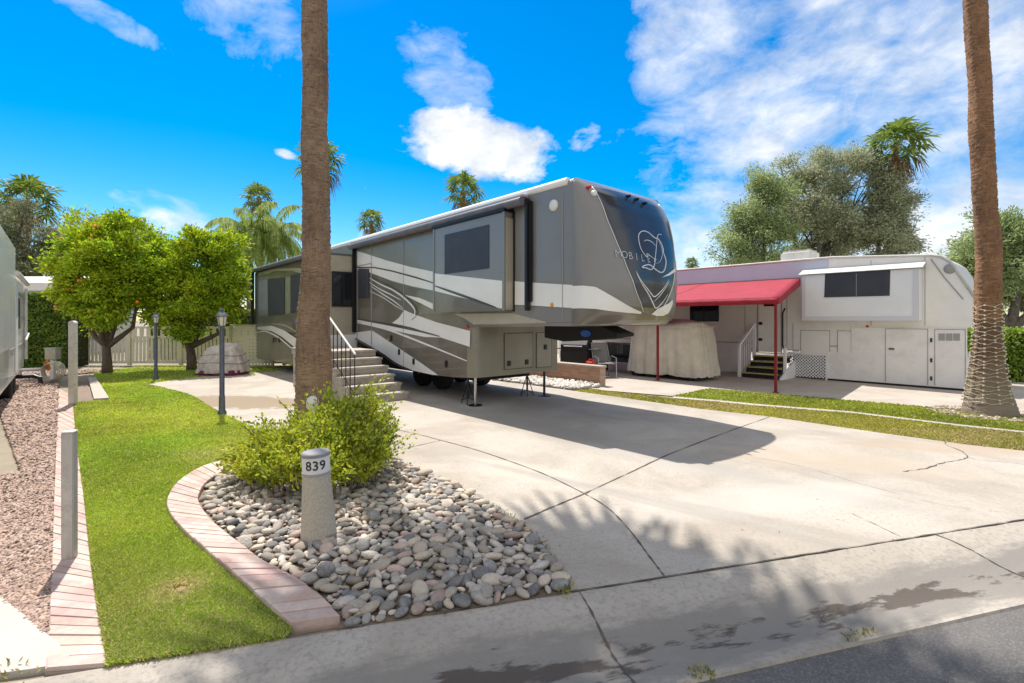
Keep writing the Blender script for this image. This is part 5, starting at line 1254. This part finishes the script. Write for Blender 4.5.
ue = se1+.05; b = B(); b.box(ue-.035,ue+.035,-.8,-.72,0,.9,.005); b.build('newel_post', M['rvwhite2'], s2)
# red awning: canopy on posts
aw_ = empty('red_awning', C2, ANG, 'red canvas awning on slim red posts in front of the white trailer', 'awning')
def frame_pt(px, py): x, y = G(px,py); d = Vector((x,y,0))-C2; return d.dot(U), -(-d.dot(N))   # u, outward
au1 = 3.2; au0 = -6.2; AF = 3.75; ATZ, AFZ = 2.93, 2.22; seams = [au0, -3.1, -.05, au1]
nA = 40; V = []
for j in range(13):
    for i in range(nA+1):
        u_ = au0+(au1-au0)*i/nA; s = j/12; sag = -.045*math.sin(math.pi*s)*(1-.55*abs(math.cos(math.pi*(u_-au0)/(au1-au0)*3))); V.append((u_-.84*(1-s)*(i/nA), -AF*s, ATZ+(AFZ-ATZ)*s+sag))
Q = [(j*(nA+1)+i, j*(nA+1)+i+1, (j+1)*(nA+1)+i+1, (j+1)*(nA+1)+i) for j in range(12) for i in range(nA)]
o = np_mesh('canopy', V, Q, M['red'], aw_, True); md = o.modifiers.new('s','SOLIDIFY'); md.thickness = .006
V = []
for i in range(81):
    u_ = au0+(au1-au0)*i/80; V += [(u_,-AF-.003,AFZ+.0),(u_,-AF-.012+.010*math.sin(i*1.9),AFZ-.07),(u_,-AF-.006+.014*math.sin(i*1.3),AFZ-.15)]
Q = [(i*3+k, i*3+k+1, i*3+k+4, i*3+k+3) for i in range(80) for k in range(2)]
o = np_mesh('front_valance', V, Q, M['red'], aw_, True); md = o.modifiers.new('s','SOLIDIFY'); md.thickness = .005
for ue in (au0, au1):
    k_ = -.84 if ue == au1 else 0; b = B(); b.face([(ue+k_+.003,0,ATZ),(ue+.003,-AF,AFZ),(ue+.003,-AF,AFZ-.15),(ue+k_+.003,0,ATZ-.22)]); o = b.build('side_valance', M['red'], aw_); md = o.modifiers.new('s','SOLIDIFY'); md.thickness = .005
for ue in seams[1:3]:
    b = B(); k_ = -.84*(ue-au0)/(au1-au0); b.tube([(ue+k_*j/8,-AF*(1-j/8),AFZ+(ATZ-AFZ)*j/8-.045*math.sin(math.pi*j/8)*.45+.004) for j in range(9)], .010, 6); b.build('seam', M['redd'], aw_)
b = B(); b.tube([(au0,-AF+.03,AFZ-.03),(au1,-AF+.03,AFZ-.03)], .022, 6); b.build('front_bar', M['redd'], aw_)
for ue in (au1-.08, -.03, -3.1, -6.0):
    b = B(); b.box(ue-.028,ue+.028,-AF+.0,-AF+.056,0,AFZ-.05,.004); p_ = b.build('post', M['redd'], aw_); b = B(); b.box(ue-.06,ue+.06,-AF-.03,-AF+.086,0.004,.016); b.build('foot', M['redd'], p_)
# covered cart
p = Matrix.Translation(C0) @ Matrix.Rotation(ANG,4,'Z') @ Vector((-.22,7.55,0)); t = empty('covered_cart', p, ANG, 'tall boxy cart hidden under a beige cloth cover below the awning', 'covered vehicle')
drape('cover', 2.50, 1.30, 1.58, M['tarp'], t, 9, .86, .034, 23, z0=.10, pw=7)
b = B(); b.tube([(1.13*math.copysign(abs(math.cos(a))**.3,math.cos(a)), .62*math.copysign(abs(math.sin(a))**.3,math.sin(a)), 1.50) for a in np.linspace(0,6.2832,60)], .012, 5, cap=False); b.build('seam', M['tarp'], t)
for sx_ in (-.8,.8):
    for sy_ in (-.55,.37): wheel(sx_, sy_, .23, .18, t)
# ------------------------------------------------------------------ planter wall & furniture under the overhang
def brickwall_mat():
    m = bpy.data.materials.new('brick_courses'); m.use_nodes = True; nt = m.node_tree; L = nt.links.new; b_ = nt.nodes['Principled BSDF']; b_.inputs['Roughness'].default_value = .9
    tc = nn(nt, 'ShaderNodeTexCoord'); mp = nn(nt, 'ShaderNodeMapping'); mp.inputs['Rotation'].default_value = (R(90),0,0); L(tc.outputs['Object'], mp.inputs[0])
    br = nn(nt, 'ShaderNodeTexBrick'); br.inputs['Color1'].default_value = (.36,.185,.115,1); br.inputs['Color2'].default_value = (.46,.27,.18,1); br.inputs['Mortar'].default_value = (.40,.33,.27,1); br.inputs['Scale'].default_value = 1; br.inputs['Brick Width'].default_value = .22; br.inputs['Row Height'].default_value = .085; br.inputs['Mortar Size'].default_value = .006
    L(mp.outputs[0], br.inputs['Vector']); L(br.outputs['Color'], b_.inputs['Base Color']); return m
pw_ = G(600,386.4); pl = Vector((*pw_,0)); d_ = (pl-C0); pu, pv = d_.dot(U), -d_.dot(N)
t = empty('planter_wall', pl, ANG, 'low brown brick planter wall behind the front of the grey trailer', 'wall')
b = B(); b.box(-3.2,0,0,.22,-.02,.47); b.build('brickwork', brickwall_mat(), t); b = B(); b.box(-3.23,.03,-.03,.25,.47,.52,.01); b.build('coping', M['capst'], t)
def rvw(u, y, z=0): return Matrix.Translation(C0) @ Matrix.Rotation(ANG,4,'Z') @ Vector((u,y,z))
# barbecue
gxy = T(577,350,15.5); t = empty('barbecue', (gxy[0],gxy[1],0), ANG+R(20), 'dark covered barbecue behind the brick planter wall', 'barbecue')
b = B(); b.box(-.45,.45,-.28,.28,.1,.78,.02); b.build('cabinet', M['grillm'], t); b = B(); b.prism([(-.30,.78),(-.30,.95),(-.15,1.12),(.15,1.12),(.30,.95),(.30,.78)], 'x', -.42, .42); b.build('hood', M['grillm'], t)
b = B(); b.tube([(-.3,-.34,.9),(.3,-.34,.9)], .015, 8); b.build('hood_handle', M['chrome'], t)
for sx_ in (-1,1): b = B(); b.box(.45*sx_ if sx_>0 else -.75, .75 if sx_>0 else -.45, -.22,.22,.80,.83,.005); b.build('side_shelf', M['chrome'], t)
# patio chair
def patio_chair(x, y, rz, label):
    t = empty('patio_chair', (x,y,0), rz, label, 'chair')
    for s in (-1,1): b = B(); b.tube([(s*.28,-.28,0),(s*.28,-.26,.58),(s*.28,.1,.62),(s*.28,.26,.44),(s*.28,.34,.0)], .016, 8); b.build('side_frame', M['chrome'], t)
    b = B(); b.tube([(-.27,.2,.4),(-.25,.42,1.0),(.25,.42,1.0),(.27,.2,.4)], .016, 8); b.build('back_frame', M['chrome'], t)
    b = B(); b.box(-.26,.26,-.26,.22,.40,.425,.008); b.build('seat', M['sling'], t); b = B(); b.box(-.25,.25,-.01,.01,.0,.6,.006, rot=Matrix.Rotation(R(-20),3,'X'), loc=(0,.24,.43)); b.build('backrest', M['sling'], t)
x, y = G(604,377); patio_chair(x, y, ANG+R(60), 'grey metal patio chair beside the brick planter wall')
x, y, _ = T(622,350,16.2); t = empty('garden_bench', (x,y,0), ANG, 'dark low outdoor bench against the white trailer', 'bench')
b = B(); b.box(-.9,.7,-.35,.35,.36,.48,.03); b.build('seat', M['grillm'], t); b = B(); b.box(-.9,.7,.25,.36,.48,.95,.03); b.build('backrest', M['grillm'], t)
for sx_ in (-.85,.65):
    for sy_ in (-.3,.3): b = B(); b.box(sx_-.03,sx_+.03,sy_-.03,sy_+.03,0,.36); b.build('leg', M['blackm'], t)
x, y, z = T(590.5,361,14.6); t = empty('fuel_can', (x,y,0), ANG, 'small red plastic can behind the planter wall', 'can')
b = B(); b.box(-.13,.13,-.09,.09,z-.32,z,.03,3); b.build('tank', mat('red_plastic', (.6,.03,.02), .4), t); b = B(); b.tube([(-.08,0,z),(-.05,0,z+.05),(.05,0,z+.05),(.08,0,z)], .015, 6); b.build('handle', mat('red_plastic', (0,0,0)), t)
t['label'] = 'small red plastic can standing on a crate behind the planter wall'; 
t2 = empty('crate', (x,y,0), ANG, 'dark plastic crate carrying the red can', 'crate')
b = B(); zt = z-.32
for zz in np.linspace(.03, zt-.05, 5): b.box(-.2,.2,-.16,-.145,zz-.02,zz+.03); b.box(-.2,.2,.145,.16,zz-.02,zz+.03); b.box(-.2,-.185,-.145,.145,zz-.02,zz+.03); b.box(.185,.2,-.145,.145,zz-.02,zz+.03)
for sx_ in (-.19,.17): 
    for sy_ in (-.158,.138): b.box(sx_,sx_+.02,sy_,sy_+.02,0,zt-.012)
b.box(-.2,.2,-.16,.16,zt-.012,zt-.002); b.build('box', M['grillm'], t2)
# ------------------------------------------------------------------ left trailer
def left_trailer():
    d = Vector((.67,-.743,0)).normalized(); ang = math.atan2(d.y, d.x)
    t = empty('neighbour_trailer', (-12.7,13.0,0), ang, 'white trailer seen almost edge-on at the left edge of the photo', 'trailer')
    lw = mat('left_trailer_white', (.66,.65,.63), .4, 0, (.58,.57,.55), scale=1.2, coat=.3)
    b = B(); b.prism([(0,.5),(0,2.5),(.15,2.74),(9.5,2.74),(9.5,.5)], 'y', -2.4, 0); b.build('body', lw, t)
    b = B(); b.box(4.6,9.4,-2.3,.0,2.741,3.12,.03); b.box(4.75,9.4,.001,.08,1.2,3.08,.02); b.build('slide_out', lw, t)
    for zz in (1.1,1.75,2.3): b = B(); b.box(.3,4.55,.001,.01,zz-.03,zz+.03); b.build('stripe', M['trimg'], t)
    b = B(); b.box(1.4,2.2,.001,.02,1.5,2.2,.005); b.build('window', M['glass'], t)
    b = B(); b.box(2.7,3.4,.001,.025,.6,2.5,.006); b.build('entry_door', M['rvwhite2'], t)
    b = B(); b.tube([(.35,.06,.7),(.35,.06,2.5)], .03, 8); b.tube([(.1,.10,1.35),(.9,.08,1.2)], .02, 8); b.build('awning_arm', M['bwhite'], t)
    b = B(); b.tube([(.2,.08,2.62),(4.4,.08,2.62)], .05, 10); b.build('awning_roller', M['bwhite'], t)
    b = B(); b.box(.3,9.2,-2.1,-.3,.32,.5); b.build('chassis', M['dark'], t)
    for xx in (2.0,2.9): wheel(xx, -.28, .34, .22, t)
    iv = (Matrix.Translation((-12.7,13.0,0)) @ Matrix.Rotation(ang,4,'Z')).inverted()
    def P(px, py, Y): return iv @ Vector(T(px, py, Y))
    b = B(); b.tube([P(2,371,12.8),P(43,369,13.4)], .045, 6); b.tube([P(2,376,12.5),P(40,374,13.1)], .035, 6); b.tube([P(8,366,12.8),P(8,378,12.8)], .05, 6); b.tube([P(20,360,13.1),P(20,378,13.1)], .04, 6); b.build('tow_frame', M['postw'], t)
    b = B(); b.tube([P(-10,377.5,12.3),P(15,377,12.4),P(34,376,12.6),P(40,378,12.6),P(41,383,12.6)], .05, 8); b.build('sewer_hose', M['black'], t)
left_trailer()
# utility pedestal and hose reel
x, y, z = T(53,356,13.9); t = empty('utility_pedestal', (x,y,0), R(8), 'pale grey utility box on a post before the tall hedge', 'utility box')
b = B(); b.box(-.05,.05,-.05,.05,0,.6,.005); b.build('post', M['postw'], t); b = B(); b.box(-.15,.15,-.1,.1,.6,.92,.02); b.box(-.16,.16,-.115,.1,.9,.935,.008); b.build('cabinet', M['ubox'], t); b = B(); b.box(-.03,.03,-.108,-.1,.78,.80); b.build('label_plate', M['orange'], t)
x, y, z = T(55,365,13.3); t = empty('garden_hose', (x,y,0), 0, 'coiled pale hose leaning below the utility box', 'hose')
b = B()
for k in range(5):
    P = [(.27*math.cos(a)*(1-.05*k), -.04*k+.02*math.sin(2*a), .33+.27*math.sin(a)*(1-.05*k)) for a in np.linspace(0,6.2832,28)]; b.tube(P, .014, 6, cap=False)
b.build('coil', mat('hose_rubber', (.50,.50,.38), .5), t)
b = B(); b.tube([(-.2,.05,.35),(-.28,.0,.55),(-.16,-.05,.62),(-.1,-.05,.4)], .03, 8); b.build('nozzle', M['orange'], t)
# house behind at left
x0h = (-30-HX)/F*24; x1h = (58-HX)/F*24; t = empty('house', (x1h,24,0), 0, 'low house with flat white roof edge behind the left hedge', 'house')
b = B(); b.box(-6,-.1,0,5,0,3.1); b.build('wall', M['lav'], t); b = B(); b.prism([(-.5,3.1),(5.3,3.1),(5.3,3.5),(2.4,4.0),(-.5,3.42)], 'x', -6.3, .15); b.build('roof', M['roofm'], t); b = B(); b.box(-6.3,.17,-.55,-.5,3.08,3.45); b.build('fascia', M['bwhite'], t)
b = B(); b.box(-3.2,-2.0,-.02,0,1.2,2.3); b.build('window', M['glass'], t)
# ------------------------------------------------------------------ light, sky, camera
az = math.atan2(.866, -.50); elev = R(60)
sun = bpy.data.lights.new('sun', 'SUN'); sun.energy = 4.6; sun.angle = R(.55); sun.color = (1,.95,.88); so = bpy.data.objects.new('sun', sun); COL.objects.link(so)
sd = Vector((math.cos(az)*math.cos(elev), math.sin(az)*math.cos(elev), math.sin(elev))); so.rotation_euler = (-sd).to_track_quat('-Z','Y').to_euler()
w = bpy.data.worlds.new('World'); scene.world = w; w.use_nodes = True; nt = w.node_tree; L = nt.links.new; bg = nt.nodes['Background']; bg.inputs[1].default_value = .15
sky = nn(nt, 'ShaderNodeTexSky', sky_type='NISHITA', sun_disc=False, sun_elevation=elev, sun_rotation=math.atan2(sd.x, sd.y), ozone_density=3.0, air_density=1.0, dust_density=.4)
hs = nn(nt, 'ShaderNodeHueSaturation'); hs.inputs['Saturation'].default_value = 1.65; hs.inputs['Value'].default_value = .84; hs.inputs['Hue'].default_value = .498; L(sky.outputs[0], hs.inputs['Color'])
tc = nn(nt, 'ShaderNodeTexCoord'); dirv = tc.outputs['Generated']
def mth(op, a, b_=None, c=None, clamp=False):
    x = nn(nt, 'ShaderNodeMath', operation=op, use_clamp=clamp)
    for i, v in enumerate((a, b_, c)):
        if v is None: continue
        if isinstance(v, (int,float)): x.inputs[i].default_value = v
        else: L(v, x.inputs[i])
    return x.outputs[0]
def nz(scale, det, ro, st=(1,1,1), dist=0, loc=(0,0,0)):
    mp = nn(nt, 'ShaderNodeMapping'); mp.inputs['Scale'].default_value = st; mp.inputs['Location'].default_value = loc; L(dirv, mp.inputs[0]); n = nn(nt, 'ShaderNodeTexNoise'); n.inputs['Scale'].default_value = scale; n.inputs['Detail'].default_value = det; n.inputs['Roughness'].default_value = ro; n.inputs['Distortion'].default_value = dist; L(mp.outputs[0], n.inputs['Vector']); return n.outputs['Fac']
def blob(px, py, rx_, rz_, ang=0, st=1.0):
    """soft patch centred on a sky direction; radii in the units of the direction"""
    d = Vector(((px-HX)/F, 1, (HY-py)/F)).normalized(); mp = nn(nt, 'ShaderNodeMapping', vector_type='TEXTURE'); mp.inputs['Location'].default_value = d; mp.inputs['Rotation'].default_value = (0, R(ang), math.atan2(d.y,d.x)-math.pi/2); k = 1/math.sqrt(1+((px-HX)/F)**2+((HY-py)/F)**2)
    mp.inputs['Scale'].default_value = (rx_/F*k, .8, rz_/F*k); L(dirv, mp.inputs[0]); ln = nn(nt, 'ShaderNodeVectorMath', operation='LENGTH'); L(mp.outputs[0], ln.inputs[0])
    r = nn(nt, 'ShaderNodeMapRange', interpolation_type='SMOOTHSTEP'); r.inputs[1].default_value = 1.25; r.inputs[2].default_value = .35; r.inputs[3].default_value = 0; r.inputs[4].default_value = st; L(ln.outputs['Value'], r.inputs[0]); return r.outputs[0]
def mx(*a):
    o = a[0]
    for x in a[1:]: o = mth('MAXIMUM', o, x)
    return o
puff = nz(7, 9, .6, (1,1,2.0)); wisp = nz(4.2, 9, .62, (1,1,1.9), .45, (3,1,2))
m_puff = mx(blob(480,145,100,42,8,.9), blob(584,138,26,16,-20,.6), blob(286,154,16,6,10,.6), blob(370,188,22,6,0,.45), blob(175,225,45,22,0,.62), blob(420,115,25,18,0,.4))
m_wisp = mx(blob(860,110,270,140,-5,.98), blob(700,60,110,80,20,.95), blob(960,230,220,120,0,.98), blob(760,200,120,70,0,.95), blob(700,250,90,50,0,.9), blob(690,185,60,60,0,.6), blob(450,75,75,50,35,.78), blob(265,35,95,50,15,.75), blob(110,20,90,18,15,.7), blob(160,205,70,20,8,.85), blob(340,240,80,30,0,.5), blob(640,250,60,40,0,.7), blob(100,225,120,20,0,.35))
pn = nz(16, 8, .6, (1,1,1.5), .5, (4,2,7))
c1 = mth('MULTIPLY', mth('ADD', mth('ADD', mth('ADD', mth('MULTIPLY', puff, 1.6), mth('MULTIPLY', pn, 1.0)), m_puff), -1.80), 2.6, clamp=True)
wisp2 = nz(15, 8, .62, (1,1,1.5), .6, (7,3,1))
c2 = mth('MULTIPLY', mth('ADD', mth('ADD', mth('ADD', mth('MULTIPLY', wisp, 2.1), mth('MULTIPLY', wisp2, .9)), m_wisp), -2.02), 1.3, clamp=True)
sxyz = nn(nt, 'ShaderNodeSeparateXYZ'); L(dirv, sxyz.inputs[0])
def smr(x, a, b_, hi):
    r = nn(nt, 'ShaderNodeMapRange', interpolation_type='SMOOTHSTEP'); r.inputs[1].default_value = a; r.inputs[2].default_value = b_; r.inputs[4].default_value = hi; L(x, r.inputs[0]); return r.outputs[0]
over = mx(smr(sxyz.outputs['Z'], .58, .8, .9), smr(sxyz.outputs['Y'], .25, -.2, .9))     # unseen cloud added overhead and behind the camera to whiten the fill light
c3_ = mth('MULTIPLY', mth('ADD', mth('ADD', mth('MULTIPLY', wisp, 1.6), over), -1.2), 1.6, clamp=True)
cl = mth('MAXIMUM', c1, mth('MULTIPLY', c2, .95), clamp=True)
shade = nz(9, 6, .6, (1,1,1.6), 0, (1,2,5))
cr = nn(nt, 'ShaderNodeMix', data_type='RGBA'); cr.inputs[6].default_value = (3.6,3.95,4.5,1); cr.inputs[7].default_value = (5.2,5.3,5.4,1)
r = nn(nt, 'ShaderNodeMapRange'); r.inputs[1].default_value = .40; r.inputs[2].default_value = .58; L(shade, r.inputs[0]); L(r.outputs[0], cr.inputs[0])
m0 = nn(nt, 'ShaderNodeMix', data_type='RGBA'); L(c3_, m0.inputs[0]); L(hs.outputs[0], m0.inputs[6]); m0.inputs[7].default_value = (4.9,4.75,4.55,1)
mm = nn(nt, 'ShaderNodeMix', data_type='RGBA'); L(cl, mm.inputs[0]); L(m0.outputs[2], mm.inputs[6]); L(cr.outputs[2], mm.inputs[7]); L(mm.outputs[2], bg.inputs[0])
cam = bpy.data.cameras.new('camera'); co = bpy.data.objects.new('camera', cam); COL.objects.link(co); co.location = (0,0,EYE); co.rotation_euler = (R(90),0,0)
cam.sensor_width = 36; cam.lens = 36*F/1024; cam.shift_y = -(341.5-HY)/1024; cam.clip_end = 3000; cam.clip_start = .05; scene.camera = co
scene.view_settings.view_transform = 'Standard'; scene.view_settings.look = 'None'; scene.view_settings.gamma = 1; scene.view_settings.exposure = .47; scene.view_settings.use_curve_mapping = False
scene.render.engine = 'CYCLES'; scene.render.resolution_x = 1024; scene.render.resolution_y = 683
scene.cycles.max_bounces = 6; scene.cycles.transparent_max_bounces = 4
